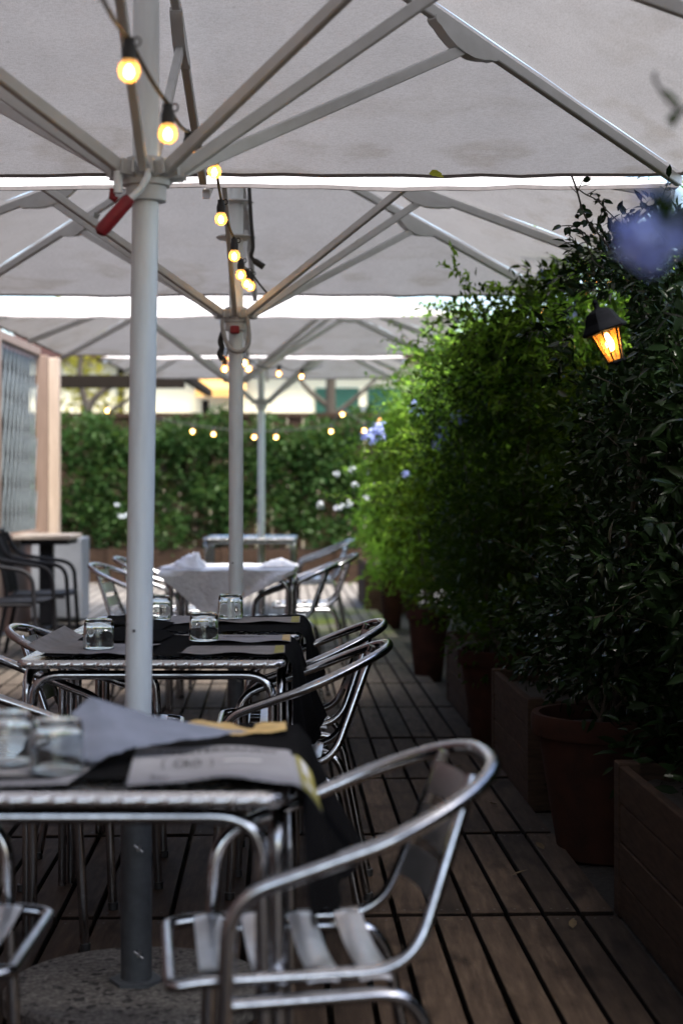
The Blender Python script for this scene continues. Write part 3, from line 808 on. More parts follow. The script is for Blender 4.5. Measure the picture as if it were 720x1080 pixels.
def crumple(label, c, sx, sy, h, seed, peak):
    m = MB()
    def fn(u, v):
        e = min(1, 6 * min(u, 1 - u, v, 1 - v))
        return Vector((c[0] + (u - .5) * sx + .02 * hnoise(v * 5, u * 3, seed), c[1] + (v - .5) * sy + .02 * hnoise(u * 4, v * 4, seed + 2), .752 + e * (h * math.exp(-((u - peak) / .35) ** 2) * (.7 + .3 * hnoise(u * 9, v * 9, seed)) + .004)))
    m.grid(fn, 22, 22)
    return tag(m.build('cloth_napkin', M['white_cloth'], None, True, 60), label, 'napkin', 'white napkins on the far table')
crumple('white napkin tented at the left end of the white cloth table', (-.85, 8.80), .23, .30, .085, 2, .75)
crumple('white crumpled napkin at the right end of the white cloth table', (-.34, 8.95), .20, .26, .04, 6, .5)

# ------------------------------------------------------------------ string lights
def bulb_proto(parent):
    m = MB(); m.lathe([(.0125, 0), (.0135, .004), (.0135, .020), (.0105, .030), (.0105, .040), (.0, .042)], 16, (0, 0, .020))
    s = m.build('socket', M['black_plastic'], parent)
    lp_ = MB(); lp_.tube([Vector((.014 + .007 * math.cos(a), 0, .054 + .008 * math.sin(a))) for a in [i * .7 for i in range(9)]], .0018, 6, True); lp_.build('clip', M['black_plastic'], s)
    m = MB(); prof = [(.0, -.0200)] + [(.0200 * math.sin(a), -.0200 * math.cos(a)) for a in [R(15 * k) for k in range(1, 10)]] + [(.0185, .011), (.0135, .018), (.012, .024)]
    m.lathe(prof, 24); gl = m.build('bulb', M['bulb_glass'], parent)
    f = MB(); f.lathe([(0, -.013), (.006, -.010), (.0085, -.003), (.007, .005), (.003, .011), (0, .013)], 12); f.build('filament', M['filament'], gl)
    return s, gl
def string_light(label, pts, ends, grp, scale=1):
    t = thing('string_light', label, 'string lights', pts[0], 0, grp)
    o = Vector(pts[0])
    path = []
    allp = [Vector(ends[0])] + [Vector(p) + Vector((0, 0, .062 * scale)) for p in pts] + [Vector(ends[1])]
    for a, b in zip(allp[:-1], allp[1:]):
        L = (b - a).length
        for k in range(8):
            q = k / 8; path.append(a.lerp(b, q) - o - Vector((0, 0, .10 * L * q * (1 - q))))
    path.append(allp[-1] - o)
    m = MB(); m.tube(path, .0042 * scale, 8); m.build('cable', M['cable'], t)
    s, gl = bulb_proto(t)
    for i, p in enumerate(pts):
        ss, gg = (s, gl) if i == 0 else (copy_tree(s, t), copy_tree(gl, t))
        for ob in (ss, gg): ob.location = Vector(p) - o; ob.scale = (scale,) * 3
    return t
near_b = [W(136, 75, 2.95), W(177, 141, 3.32), W(199, 166, 3.85), W(226, 181, 4.6), W(233, 231, 5.1), W(247, 270, 5.6), W(254, 290, 6.1), W(260, 299, 6.55), W(264, 302, 6.8)]
string_light('warm string lights hanging under the two nearest umbrellas', near_b, (W(100, -20, 2.5), W(290, 318, 7.0)), 'warm string lights')
far_b = [W(237, 389, 8.4), W(237, 379, 9.0), W(258, 383, 9.3), W(262, 389, 9.8), W(294, 394, 11.4), W(318, 397, 12.4)]
string_light('small warm string lights beyond the second pole', far_b, (W(245, 350, 7.2), W(340, 385, 13.0)), 'warm string lights')
hb = [W(113, 433, 19.0), W(203, 455, 19), W(225, 458, 19), W(268, 461, 19), W(291, 461, 19), W(349, 455, 19), W(361, 437, 19), W(384, 454, 19), W(400, 444, 19)]
string_light('string of small round lights along the top of the clipped hedge', hb, (W(60, 425, 19), W(430, 425, 19)), 'warm string lights', 1.25)

# ------------------------------------------------------------------ foliage helpers
def np_mesh(name, verts, faces_flat, nper, m, parent=None):
    me = bpy.data.meshes.new(name)
    nf = len(faces_flat) // nper
    me.vertices.add(len(verts)); me.vertices.foreach_set('co', verts.astype(np.float32).ravel())
    me.loops.add(nf * nper); me.loops.foreach_set('vertex_index', faces_flat.astype(np.int32))
    me.polygons.add(nf)
    me.polygons.foreach_set('loop_start', np.arange(0, nf * nper, nper, dtype=np.int32))
    try: me.polygons.foreach_set('loop_total', np.full(nf, nper, dtype=np.int32))
    except Exception: pass
    me.update(calc_edges=True); me.validate()
    return link(name, me, m, parent, False)
def unit(a): return a / np.maximum(np.linalg.norm(a, axis=1, keepdims=True), 1e-9)
def leaves(name, P, D, N, L, Wd, m, parent=None, fine=False, curl=.15):
    'one folded blade per row: base P, direction D, normal N'
    n = len(P); D = unit(D); S = unit(np.cross(D, N)); N = np.cross(S, D)
    L = np.broadcast_to(np.asarray(L, float), (n,))[:, None]; Wd = np.broadcast_to(np.asarray(Wd, float), (n,))[:, None]
    if fine:
        st = [(0, .0), (.28, .86), (.62, .80), (1, 0)]
        V = [P]
        for t, w in st[1:3]:
            c = P + D * L * t - N * L * curl * t * t
            V += [c + S * Wd * .5 * w + N * Wd * .16, c, c - S * Wd * .5 * w + N * Wd * .16]
        V.append(P + D * L - N * L * curl)
        V = np.stack(V, 1).reshape(-1, 3); k = 8
        F = np.array([[0, 2, 1, 1], [0, 3, 2, 2], [1, 2, 5, 4], [2, 3, 6, 5], [4, 5, 7, 7], [5, 6, 7, 7]])
        tri = np.array([[0, 2, 1], [0, 3, 2], [1, 2, 5], [1, 5, 4], [2, 3, 6], [2, 6, 5], [4, 5, 7], [5, 6, 7]])
    else:
        c = P + D * L * .42
        V = np.stack([P, c + S * Wd * .5 + N * Wd * .18, P + D * L - N * L * curl, c - S * Wd * .5 + N * Wd * .18], 1).reshape(-1, 3); k = 4
        tri = np.array([[0, 2, 1], [0, 3, 2]])
    F = (np.arange(n)[:, None, None] * k + tri[None]).reshape(-1)
    return np_mesh(name, V, F, 3, m, parent)
def lobe_leaves(lobes, per, seed, up=.35, rnd=.8):
    'leaf bases on the shells of many small clumps'
    rg = np.random.default_rng(seed); Ps = []; Ds = []; Ns = []
    for (c, r) in lobes:
        k = int(per * (r / .2) ** 2)
        q = unit(rg.normal(size=(k, 3)))
        rad = r * (1 - .55 * rg.random((k, 1)) ** 2) * (1 + .25 * np.sin(q[:, :1] * 5 + c[0] * 9) * np.cos(q[:, 1:2] * 4 + c[1] * 7))
        Ps.append(np.asarray(c)[None] + q * rad)
        Ds.append(q + rg.normal(size=(k, 3)) * rnd * .6 + np.array([0, 0, up - .3]))
        Ns.append(q * .6 + np.array([0, 0, .6]) + rg.normal(size=(k, 3)) * rnd * .5)
    return np.concatenate(Ps), np.concatenate(Ds), np.concatenate(Ns)
def sprigs(starts, seed, n_leaf=14, length=.35, droop=.3, lean=(0, 0, .4)):
    rg = np.random.default_rng(seed); Ps = []; Ds = []; Ns = []; paths = []
    for c in starts:
        d = unit((rg.normal(size=(1, 3)) * .8 + np.array(lean)))[0]; p = np.asarray(c, float).copy(); path = [p.copy()]
        L = length * rg.uniform(.6, 1.4)
        for i in range(n_leaf):
            d = unit((d + np.array([0, 0, -droop / n_leaf * 2]) + rg.normal(size=3) * .10)[None])[0]
            p = p + d * L / n_leaf; path.append(p.copy())
            side = rg.normal(size=3)
            Ps.append(p.copy()); Ds.append(d * .5 + side * .7); Ns.append(rg.normal(size=3) * .4 + np.array([0, 0, 1]))
            if rg.random() < .6: Ps.append(p.copy()); Ds.append(d * .5 - side * .7); Ns.append(rg.normal(size=3) * .4 + np.array([0, 0, 1]))
        paths.append(path)
    return np.array(Ps), np.array(Ds), np.array(Ns), paths
def flower_cluster(c, r, n, seed, m=None, parent=None, fs=.022, name='flower_cluster', squash=(1, 1, 1)):
    rg = np.random.default_rng(seed)
    q = unit(rg.normal(size=(n, 3))) * (rg.random((n, 1)) ** .4) * r * np.array(squash)
    Ps = []; Ds = []; Ns = []
    for p in q:
        nn = unit((p / np.array(squash) + np.array([0, -.5 * r, .3 * r]) + rg.normal(size=3) * .3 * r)[None])[0]
        a = unit(np.cross(nn, rg.normal(size=3))[None])[0]; b = np.cross(nn, a)
        for k in range(5):
            th = 2 * math.pi * k / 5
            Ps.append(np.asarray(c) + p); Ds.append(a * math.cos(th) + b * math.sin(th) + nn * .15); Ns.append(nn)
    return leaves(name, np.array(Ps), np.array(Ds), np.array(Ns), fs * .6, fs * .5, m or M['petal'], parent, curl=.05)
def shrub(name, label, cat, root, lobes, leafm, Lm, Wm, per, seed, n_spr=40, spr_len=.3, fine=False, stems=9, spr_lean=(0, 0, .4), up=.35, group=None, skip=None, droop=.3, tipm=None, tipz=0):
    root = Vector(root); rg = np.random.default_rng(seed)
    t = thing(name, label, cat, root, 0, group)
    ro = np.array(root)
    P, D, N = lobe_leaves(lobes, per, seed, up)
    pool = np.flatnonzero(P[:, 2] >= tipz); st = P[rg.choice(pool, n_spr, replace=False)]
    P2, D2, N2, paths = sprigs(st, seed + 1, length=spr_len, lean=spr_lean, droop=droop)
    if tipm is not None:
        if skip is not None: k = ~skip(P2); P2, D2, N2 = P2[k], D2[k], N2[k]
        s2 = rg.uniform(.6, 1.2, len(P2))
        leaves('lit_top_sprigs', P2 - ro, D2, N2, Lm * s2, Wm * s2, tipm, t, fine)  # lighter leaves on the high sprigs; sunlit tops put into the colour
    else:
        P = np.concatenate([P, P2]); D = np.concatenate([D, D2]); N = np.concatenate([N, N2])
    if skip is not None:
        k = ~skip(P); P, D, N = P[k], D[k], N[k]
    s = rg.uniform(.65, 1.25, len(P))
    leaves('foliage', P - ro, D, N, Lm * s, Wm * s, leafm, t, fine)
    m = MB()
    idx = rg.choice(len(lobes), min(stems, len(lobes)), replace=False)
    for i in idx:
        c = Vector(lobes[i][0]) - root
        mid = Vector((c.x * .35 + rg.normal() * .04, c.y * .35 + rg.normal() * .04, c.z * .55))
        m.tube(smooth_path([(rg.normal() * .03, rg.normal() * .03, 0), mid, c], 6), [.010 - .006 * k / 12 for k in range(13)], 7)
    for path in paths:
        if skip is not None and skip(np.array(path)).any(): continue
        m.tube([Vector(p) - root for p in path[::2]], .0016, 5)
    m.build('stem', M['bark'], t)
    return t
def lobes_in(n, fx, d0, d1, z0, z1, r0, r1, seed, ok=None):
    rg = np.random.default_rng(seed); out = []
    while len(out) < n:
        d = rg.uniform(d0, d1); z = rg.uniform(z0, z1); x0, x1 = fx(d, z)
        if x1 <= x0: continue
        x = x0 + (x1 - x0) * rg.random() ** 1.5; r = rg.uniform(r0, r1)
        if ok and not ok(x, d, z, r): continue
        out.append(((x + r * .6, d, z), r))
    return out

# ------------------------------------------------------------------ right-hand side: planters, pots, shrubs, fence
def planter(label, d0, d1, v0, dep, h, boards=4, name='wooden_planter'):
    a = Vector((EDGE(d0) + v0, d0, 0)); b = Vector((EDGE(d1) + v0, d1, 0))
    L = (b - a).length; c = (a + b) / 2 + Vector((dep / 2, 0, 0)); ang = ANG
    t = thing(name, label, 'planter', (c.x, c.y, -.04), ang, 'timber planters along the deck')
    H = h + .04; bh = H / boards
    for sx in (-1, 1):
        m = MB()
        for k in range(boards): m.box((sx * (dep / 2 - .012), 0, bh * (k + .5)), (.024 + .004 * (k % 2), L - .05, bh - .006), None, .003)
        m.build('side_boards', M['wood_planter'], t, False)
    for sy in (-1, 1):
        m = MB()
        for k in range(boards): m.box((0, sy * (L / 2 - .012), bh * (k + .5)), (dep - .05, .024 + .004 * (k % 2), bh - .006), None, .003)
        m.build('end_boards', M['wood_planter'], t, False)
    for sx in (-1, 1):
        for sy in (-1, 1):
            m = MB(); m.box((sx * (dep / 2 - .026), sy * (L / 2 - .026), H / 2 + .002), (.062, .062, H + .008), None, .004); m.build('corner_post', M['wood_planter'], t, False)
    m = MB(); m.grid(lambda u, v: Vector(((u - .5) * (dep - .06), (v - .5) * (L - .06), H - .05 + .012 * hnoise(u * 9, v * 9 * L, 1))), 10, 24); m.build('potting_soil', M['soil'], t)
    return t
planter('timber planter nearest the camera at the lower right edge', 3.1, 4.75, .030, .46, .395)
planter('timber planter between the two nearest terracotta pots', 6.2, 7.25, .0, .45, .38)
planter('timber planter beyond the second terracotta pot', 8.35, 9.4, .02, .42, .35)
planter('brown timber planter at the far end of the pot row', 15.6, 17.0, -.12, .5, .44)
def pot(label, x, d, h, r, rb, name='terracotta_pot'):
    t = thing(name, label, 'plant pot', (x, d, -.04), 0, 'terracotta pots along the deck')
    H = h + .04
    m = MB(); m.lathe([(rb * .92, 0), (rb, .01), (rb + (r * .9 - rb) * .5, H * .42), (r * .90, H - .075), (r * .985, H - .070), (r, H - .060), (r, H - .012), (r * .985, H), (r * .90, H), (r * .885, H - .01), (r * .86, H - .05)], 48)
    m.f = [q for q in m.f if len(q) <= 4 or max(q) < 48]
    m.build('pot_body', M['terra'], t)
    m = MB(); m.lathe([(r * .87, H - .055), (r * .5, H - .045), (.0, H - .04)], 32); m.build('potting_soil', M['soil'], t)
    return t
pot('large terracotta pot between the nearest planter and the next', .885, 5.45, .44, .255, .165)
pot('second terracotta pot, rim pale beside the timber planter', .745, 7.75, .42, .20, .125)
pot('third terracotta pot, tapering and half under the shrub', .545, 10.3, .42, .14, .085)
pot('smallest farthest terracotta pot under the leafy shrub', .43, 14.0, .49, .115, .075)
# fence behind the plants
t = thing('timber_fence', 'dark timber fence behind the shrubs on the right', 'fence', (EDGE(8) + .85, 8, -.05), ANG)
fm = MB()
for k in range(150): fm.box((random.uniform(-.004, .004), -11.0 + k * .13, .98), (.022, .124, 1.96), None, .003)
fm.build('fence_boards', M['fence'], t, False)
for z_ in (.4, 1.6):
    fm = MB(); fm.box((.035, -1.3, z_), (.05, 19.2, .08)); fm.build('rail', M['fence'], t, False)

def keep_lantern(P):
    'no leaf stands in the open air before the lantern: it hangs clear of the plants'
    d = P[:, 1]; x = P[:, 0] / np.maximum(d, .1) * FPX + 360; y = 510 - (P[:, 2] - CAM_H) / np.maximum(d, .1) * FPX
    return (d < 6.75) & (x > 606) & (x < 668) & (y > 308) & (y < 388)
# 1: dark glossy laurel in the nearest planter
lob = lobes_in(150, lambda d, z: (EDGE(d) + (.10 if z < 1.1 else .16), EDGE(d) + .72), 2.9, 5.0, .40, 1.78, .13, .24, 21, lambda x, d, z, r: z < 1.45 + .15 * (d - 3.6))
shrub('laurel_shrub', 'dark shrub with large glossy leaves in the nearest planter', 'shrub', (EDGE(4) + .28, 4.0, .34), lob, M['leaf_dark'], .064, .024, 190, 31, 90, .30, True, skip=keep_lantern)
# 2: in the large pot
lob = lobes_in(125, lambda d, z: (EDGE(d) + (-.02 if z < 1.0 else .14), EDGE(d) + .70), 4.9, 6.4, .47, 2.0, .12, .23, 22)
shrub('jasmine_shrub', 'dark small-leaved shrub growing from the large terracotta pot', 'shrub', (.885, 5.45, .38), lob, M['leaf_dark'], .044, .019, 230, 32, 110, .32, True, skip=keep_lantern)
# 3: behind the lantern
lob = lobes_in(120, lambda d, z: (EDGE(d) + (-.02 if z < 1.2 else .20 - .06 * (d - 6.3)), EDGE(d) + .8), 6.2, 8.0, .44, 2.08, .13, .24, 23)
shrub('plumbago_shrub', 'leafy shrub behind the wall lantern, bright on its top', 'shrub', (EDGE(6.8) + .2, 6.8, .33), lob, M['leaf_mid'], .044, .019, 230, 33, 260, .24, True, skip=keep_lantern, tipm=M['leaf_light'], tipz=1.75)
# 4
lob = lobes_in(130, lambda d, z: (EDGE(d) - .10 - .05 * (z - .5), EDGE(d) + .72), 7.5, 9.7, .46, 2.00, .14, .25, 24)
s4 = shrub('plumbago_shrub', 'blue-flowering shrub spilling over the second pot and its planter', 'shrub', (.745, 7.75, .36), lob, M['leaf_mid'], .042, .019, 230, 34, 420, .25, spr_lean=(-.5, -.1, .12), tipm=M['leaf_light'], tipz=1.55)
# 5: bright mass leaning out over the deck
lob = lobes_in(125, lambda d, z: (EDGE(d) - .24 + (.45 if z > 1.2 else .16) * abs(z - 1.2), EDGE(d) + .7), 9.5, 12.4, .48, 2.10, .12, .24, 25)
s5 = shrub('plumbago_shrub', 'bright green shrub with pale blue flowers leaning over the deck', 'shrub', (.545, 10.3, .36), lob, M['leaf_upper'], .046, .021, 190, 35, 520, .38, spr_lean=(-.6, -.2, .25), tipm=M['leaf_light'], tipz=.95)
# 6
lob = lobes_in(75, lambda d, z: (EDGE(d) - .22 + .2 * abs(z - 1.0), EDGE(d) + .8), 12.6, 16.0, .50, 1.95, .18, .30, 26)
s6 = shrub('flowering_shrub', 'farther green shrub with white blossoms and glints above the smallest pot', 'shrub', (.43, 14.0, .44), lob, M['leaf_light'], .050, .024, 150, 36, 80, .45, spr_lean=(-.6, -.2, .3))
def cl(px, py, d, r, n, par, seed, m=None, sq=(1, 1, 1), fs=.026):
    p = W(px, py, d) - par.location
    return flower_cluster(np.array(p), r, n, seed, m, par, fs, squash=sq)
cl(392, 459, 9.9, .055, 34, s5, 1, None, (1.6, 1, 1)); cl(400, 452, 9.9, .05, 24, s5, 2)
cl(487, 440, 8.2, .045, 26, s4, 3, None, (1.4, 1, .8)); cl(467, 457, 8.4, .035, 16, s4, 4); cl(440, 429, 9.2, .05, 22, s5, 5)
cl(461, 469, 8.4, .025, 9, s4, 6); cl(470, 405, 9.6, .04, 14, s5, 7)
cl(428, 500, 9.6, .03, 9, s5, 8)
for i, (px, py, r) in enumerate([(368, 531, .06), (386, 525, .05), (371, 495, .045), (403, 493, .04), (388, 497, .05), (355, 500, .04), (338, 533, .06), (384, 430, .05), (374, 512, .04), (360, 535, .05), (396, 512, .03)]):
    cl(px, py, 13.4, r * .55, 8, s6, 20 + i, M['petal_glint'], fs=.03)  # white petals stand for blossoms and blurred bright glints
for i, (px, py, d) in enumerate([(600, 330, 6.9), (605, 280, 7.2), (655, 300, 7.0), (572, 290, 7.6), (550, 380, 7.9), (620, 262, 7.4)]):
    cl(px, py, d, .03, 10, s4, 40 + i)

# blue flower close to the lens on an arching shoot, from a plant standing right of the camera
nb = thing('plumbago_shoot', 'arching shoot with a blurred blue flower head close to the camera', 'plant', (.95, 1.75, -.04))
o_ = nb.location
m = MB()
main = smooth_path([(.95, 1.75, -.04), (.86, 1.72, .55), (.72, 1.70, 1.05), (.53, 1.5, 1.34), (.36, 1.36, 1.42), (.25, 1.30, 1.405)], 8)
m.tube([p - o_ for p in main], [.007 - .005 * i / (len(main) - 1) for i in range(len(main))], 8)
tw = smooth_path([(.72, 1.95, 1.05), (.60, 1.95, 1.45), (.50, 1.95, 1.62), (.435, 1.95, 1.655), (.40, 1.95, 1.645), (.375, 1.95, 1.675), (.372, 1.95, 1.69)], 8)
m.build('stem', M['bark'], nb)
m = MB(); m.tube([Vector((.86, 1.72, .55)) - o_] + [p - o_ for p in tw], .0022, 6); m.build('twig', M['bark'], nb)
flower_cluster(np.array(W(690, 240, 1.30) - o_), .029, 17, 77, None, nb, .026)
flower_cluster(np.array(W(712, 262, 1.31) - o_), .024, 9, 78, None, nb, .024)
rg = np.random.default_rng(5); tp = np.array([p for p in main[16:]] + [p for p in tw[30:32]]) - np.array(o_)
k_ = np.repeat(tp, 2, 0)
leaves('foliage', k_, rg.normal(size=k_.shape) + np.array([0, 0, .2]), rg.normal(size=k_.shape) * .4 + np.array([0, 0, 1]), .04, .017, M['leaf_mid'], nb, True)

# climbing vine across the umbrella corners
cv = thing('climbing_vine', 'dark vine tendrils climbing to the corner of the nearest umbrella', 'vine', (EDGE(5.4) + .22, 5.4, 1.45))
o_ = cv.location; m = MB()
va = [W(p, q, 5.3) for p, q in ((672, 330), (660, 285), (650, 272), (640, 258), (628, 243), (619, 232), (613, 218), (608, 200), (602, 184), (597, 176))]
vb = [W(p, q, 5.3) for p, q in ((660, 285), (663, 250), (655, 237), (640, 222), (628, 210), (618, 205), (608, 198))]
vc = [W(p, q, 5.3) for p, q in ((650, 272), (638, 282), (626, 275), (618, 255), (611, 243), (604, 238), (592, 238))]
for path, r in ((va, .0032), (vb, .0022), (vc, .0018)): m.tube([Vector(p) - o_ for p in smooth_path(path, 5)], r, 6)
for px, py, qx, qy in ((609, 202, 614, 190), (609, 204, 601, 196), (613, 196, 622, 194), (626, 210, 636, 212), (657, 238, 655, 226), (628, 240, 636, 230), (619, 205, 628, 200)):
    m.tube([W(px, py, 5.3) - o_, W(qx, qy, 5.28) - o_], .0015, 5)
m.build('stem', M['bark'], cv)
LP = []; LD = []
for px, py, dx, dy in ((611, 216, .4, -.6), (614, 220, -.7, -.5), (615, 222, .9, -.3), (618, 232, -.7, -.5), (620, 234, .5, -.8), (616, 228, .9, .3), (628, 236, .9, -.7), (646, 258, -.8, -.7), (645, 255, .9, .4), (648, 262, .3, -1), (655, 252, .9, .2), (652, 258, 1, -.5), (641, 254, -.4, .9), (614, 191, .8, .4), (636, 212, 1, -.2), (592, 238, -1, -.2), (598, 239, -.2, -.9), (604, 239, .7, .7), (613, 250, .9, -.3), (610, 244, -.8, .1), (655, 270, -.9, -.3), (660, 276, .9, .1), (614, 262, -.9, -.3), (656, 226, .1, 1)):
    for j in range(2):
        LP.append(np.array(W(px, py, 5.3) - o_)); LD.append(np.array([dx + .5 * j, rg.normal() * .3, dy]))
leaves('foliage', np.array(LP), np.array(LD), np.tile([.1, -1, .25], (len(LP), 1)) + rg.normal(size=(len(LP), 3)) * .3, rg.uniform(.022, .036, len(LP)), rg.uniform(.016, .026, len(LP)), M['leaf_dark'], cv, True)
# a fallen yellow leaf caught on the hem
yl = leaves('fallen_leaf', np.array([[0, 0, 0], [.01, 0, .002]]), np.array([[1, 0, .1], [.9, .1, -.2]]), np.array([[0, -1, .3], [0, -1, .6]]), .042, .026, mat('yellow_leaf', (.62, .60, .03), (.35, .42, .02), .5, 0, 60), None, True)
yl.location = W(452, 183, 5.2); tag(yl, 'yellow leaf caught on the hem between the two nearest umbrellas', 'leaf')

# dry leaves blown against the planters
dry = mat('dry_leaf', (.10, .07, .03), (.07, .045, .02), .8, 0, 60)
for i, (lx_, ly_) in enumerate([(.52, 5.0), (.66, 5.35), (.58, 6.1), (.47, 6.9), (.62, 4.4), (.30, 5.9)]):
    fl_ = leaves('fallen_leaf', np.array([[0., 0, 0]]), np.array([[1., .1, .05]]), np.array([[0., .2, 1]]), .05, .026, dry, None, True, -.2)
    fl_.location = (lx_, ly_, .006); fl_.rotation_euler = (.1, -.05, i * 1.9)
    tag(fl_, 'dry brown leaf lying on the deck boards near the planters', 'leaf', 'dry leaves on the deck')

# ------------------------------------------------------------------ lantern
LN = thing('wall_lantern', 'black lit lantern leaning out of the shrubs on the right', 'lantern', W(638, 349, 6.6)); LN.rotation_euler = (R(-4), R(-19), R(8))
def poly_lathe(prof, n=6, ph=0): 
    m = MB(); m.lathe(prof, n, (0, 0, 0), mtx=Matrix.Rotation(ph, 3, 'Z')); return m
m = poly_lathe([(.094, -.002), (.098, .004), (.094, .012), (.076, .036), (.064, .064), (.055, .080), (.036, .090), (.016, .095), (.012, .104), (.013, .108), (.008, .112)], 6)
ca = m.build('cap', M['lantern'], LN, False)
m = MB(); m.lathe([(0, .108), (.009, .112), (.013, .121), (.009, .130), (.005, .134), (0, .137)], 16); m.build('finial', M['lantern'], ca)
m = poly_lathe([(.032, -.126), (.060, -.001)], 6); m.f = [f for f in m.f if len(f) == 4]; m.build('glass', M['lantern_glass'], LN, False)
m = MB()
for k in range(6):
    a = k * math.pi / 3; m.bar((.0335 * math.cos(a), .0335 * math.sin(a), -.126), (.0615 * math.cos(a), .0615 * math.sin(a), 0), .006, .006)
m.build('frame', M['lantern'], LN, False)
m = poly_lathe([(.020, -.156), (.028, -.146), (.042, -.135), (.042, -.125), (.03, -.124)], 6); m.build('bottom', M['lantern'], LN, False)
m = MB(); m.lathe([(0, -.085), (.010, -.080), (.016, -.060), (.016, -.045), (.010, -.025), (.006, -.012), (0, -.008)], 16); m.build('bulb', M['flame'], LN)
m = MB(); m.tube(smooth_path([(0, 0, -.15), (.02, .0, -.19), (.08, .02, -.21), (.16, .03, -.18), (.24, .04, -.16)], 6), .009, 8); m.build('arm', M['lantern'], LN)

# ------------------------------------------------------------------ left side: lattice screen, black chairs, tall table
lx = -2.68
t = thing('lattice_screen', 'grey lattice screen in a pinkish wooden frame at the left edge', 'screen', (lx, 13.6, 0))
def post(px0, w, y, m_, z1, name='post', dx=0):
    b = MB(); b.box((px0, y, z1 / 2), (w, .10, z1), None, .006); return b.build(name, m_, t, False)
post(.045, .10, .86, M['wood_pink'], 2.33); post(.145, .09, .90, M['wood_post_lit'], 2.31, 'lit_post_face'); post(.0, .10, -.95, M['wood_pink'], 2.42)  # paler second board stands in for the lit side of the post
b = MB(); b.box((0, -.05, 2.36), (.07, 1.75, .07), None, .005); b.build('top_rail', M['wood_pink'], t, False)
b = MB(); b.box((0, -.05, .76), (.07, 1.75, .07), None, .005); b.build('bottom_rail', M['wood_pink'], t, False)
b = MB(); b.box((-.01, -.05, .37), (.04, 1.75, .70)); b.build('lower_board', M['dark_red'], t, False)
b = MB()
for k in range(-14, 28):
    for sg in (-1, 1):
        y0 = -.85 + k * .17; z0 = .80; y1 = y0 + sg * .55; z1 = 2.32
        # clip to the panel
        def clip(ya, za, yb, zb):
            lo, hi = -.88, .80; ts = [0, 1]
            for lim, s_ in ((lo, 1), (hi, -1)):
                fa, fb = (ya - lim) * s_, (yb - lim) * s_
                if fa < 0 and fb < 0: return None
                if fa < 0: ts[0] = max(ts[0], fa / (fa - fb))
                if fb < 0: ts[1] = min(ts[1], fa / (fa - fb))
            if ts[0] >= ts[1]: return None
            return [(ya + (yb - ya) * q, za + (zb - za) * q) for q in ts]
        c = clip(y0, z0, y1, z1)
        if c: b.bar((.006 * sg, c[0][0], c[0][1]), (.006 * sg, c[1][0], c[1][1]), .016, .007, (1, 0, 0))
b.build('lattice', M['lattice'], t, False)
b = MB(); b.box((-.06, -.05, 1.55), (.01, 1.70, 1.5)); b.build('backing', M['fence'], t, False)
# near continuation of the wall, lengthened and raised unseen to block side light
t = thing('timber_wall', 'dark brown timber wall at the far left edge before the lattice, extended unseen to block side light', 'wall', (lx - .03, 11.6, 0))
b = MB()
for k in range(72): b.box((0, 1.02 - k * .235, 1.6), (.03, .228, 3.2), None, .003)
b.build('boards', M['dark_red'], t, False)
b = MB(); b.box((.0, -7.4, 3.23), (.08, 17.0, .06), None, .004); b.build('cap_rail', M['wood_pink'], t, False)
def black_chair(label):
    t = thing('stacking_armchair', label, 'chair', (0, 0, 0), 0, 'black metal armchairs by the left wall')
    for s in (-1, 1):
        m = MB(); m.tube(fillet([(.24, s * .25, 0), (.20, s * .25, .64), (-.20, s * .24, .70), (-.27, s * .22, .86)], [.09, .1], 8), .014, 10); m.build('arm', M['black_metal'], t)
        m = MB(); m.tube(fillet([(-.28, s * .23, 0), (-.19, s * .23, .44), (-.29, s * .21, .88)], [.1], 8), .014, 10); m.build('rear_leg', M['black_metal'], t)
        m = MB(); m.tube([(.19, s * .23, .43), (-.19, s * .23, .43)], .012, 8); m.build('side_rail', M['black_metal'], t)
    m = MB(); m.grid(lambda u, v: Vector((-.21 + .44 * u, -.235 + .47 * v, .445 + .012 * (u * u) - .01 * math.sin(v * 3.14))), 8, 8); m.grid(lambda u, v: Vector((-.21 + .44 * (1 - u), -.235 + .47 * v, .43 + .012 * ((1 - u) ** 2) - .01 * math.sin(v * 3.14))), 8, 8); m.build('seat', M['black_metal'], t)
    m = MB()
    for k in range(7):
        y = -.18 + .06 * k; m.tube([(-.20, y, .45), (-.285, y * .95, .86)], .007, 6)
    m.tube([(-.285, -.21, .87), (-.30, 0, .88), (-.285, .21, .87)], .014, 8)
    m.build('backrest', M['black_metal'], t)
    return t
bc = black_chair('black metal armchair nearer, at the left edge by the wall'); bc.location = (-2.13, 10.6, 0); bc.rotation_euler = (0, 0, R(-4))
again(bc, 'black metal armchair behind the other, touching the tall table', (-2.08, 11.35, 0), R(3))
t = thing('pedestal_table', 'black pedestal table with pale wooden top by the lattice', 'table', (-2.42, 13.5, 0))
b = MB(); b.box((0, 0, .765), (.48, .60, .035), None, .005); b.build('tabletop', M['table_wood'], t, False)
b = MB(); b.box((.02, 0, .73), (.38, .48, .05)); b.build('apron', M['black_metal'], t, False)
b = MB(); b.box((0, -.02, .375), (.11, .10, .66), None, .008); b.build('column', M['black_metal'], t, False)
b = MB(); b.box((0, 0, .022), (.62, .09, .04), None, .008); b.box((0, 0, .0225), (.09, .62, .035), None, .008); b.build('foot', M['black_metal'], t, False)
t = thing('white_cabinet', 'low white cabinet behind the black pedestal table', 'cabinet', (-2.50, 14.35, 0))
b = MB(); b.box((0, 0, .38), (.52, .45, .70), None, .006); b.build('carcass', M['cabinet'], t, False)
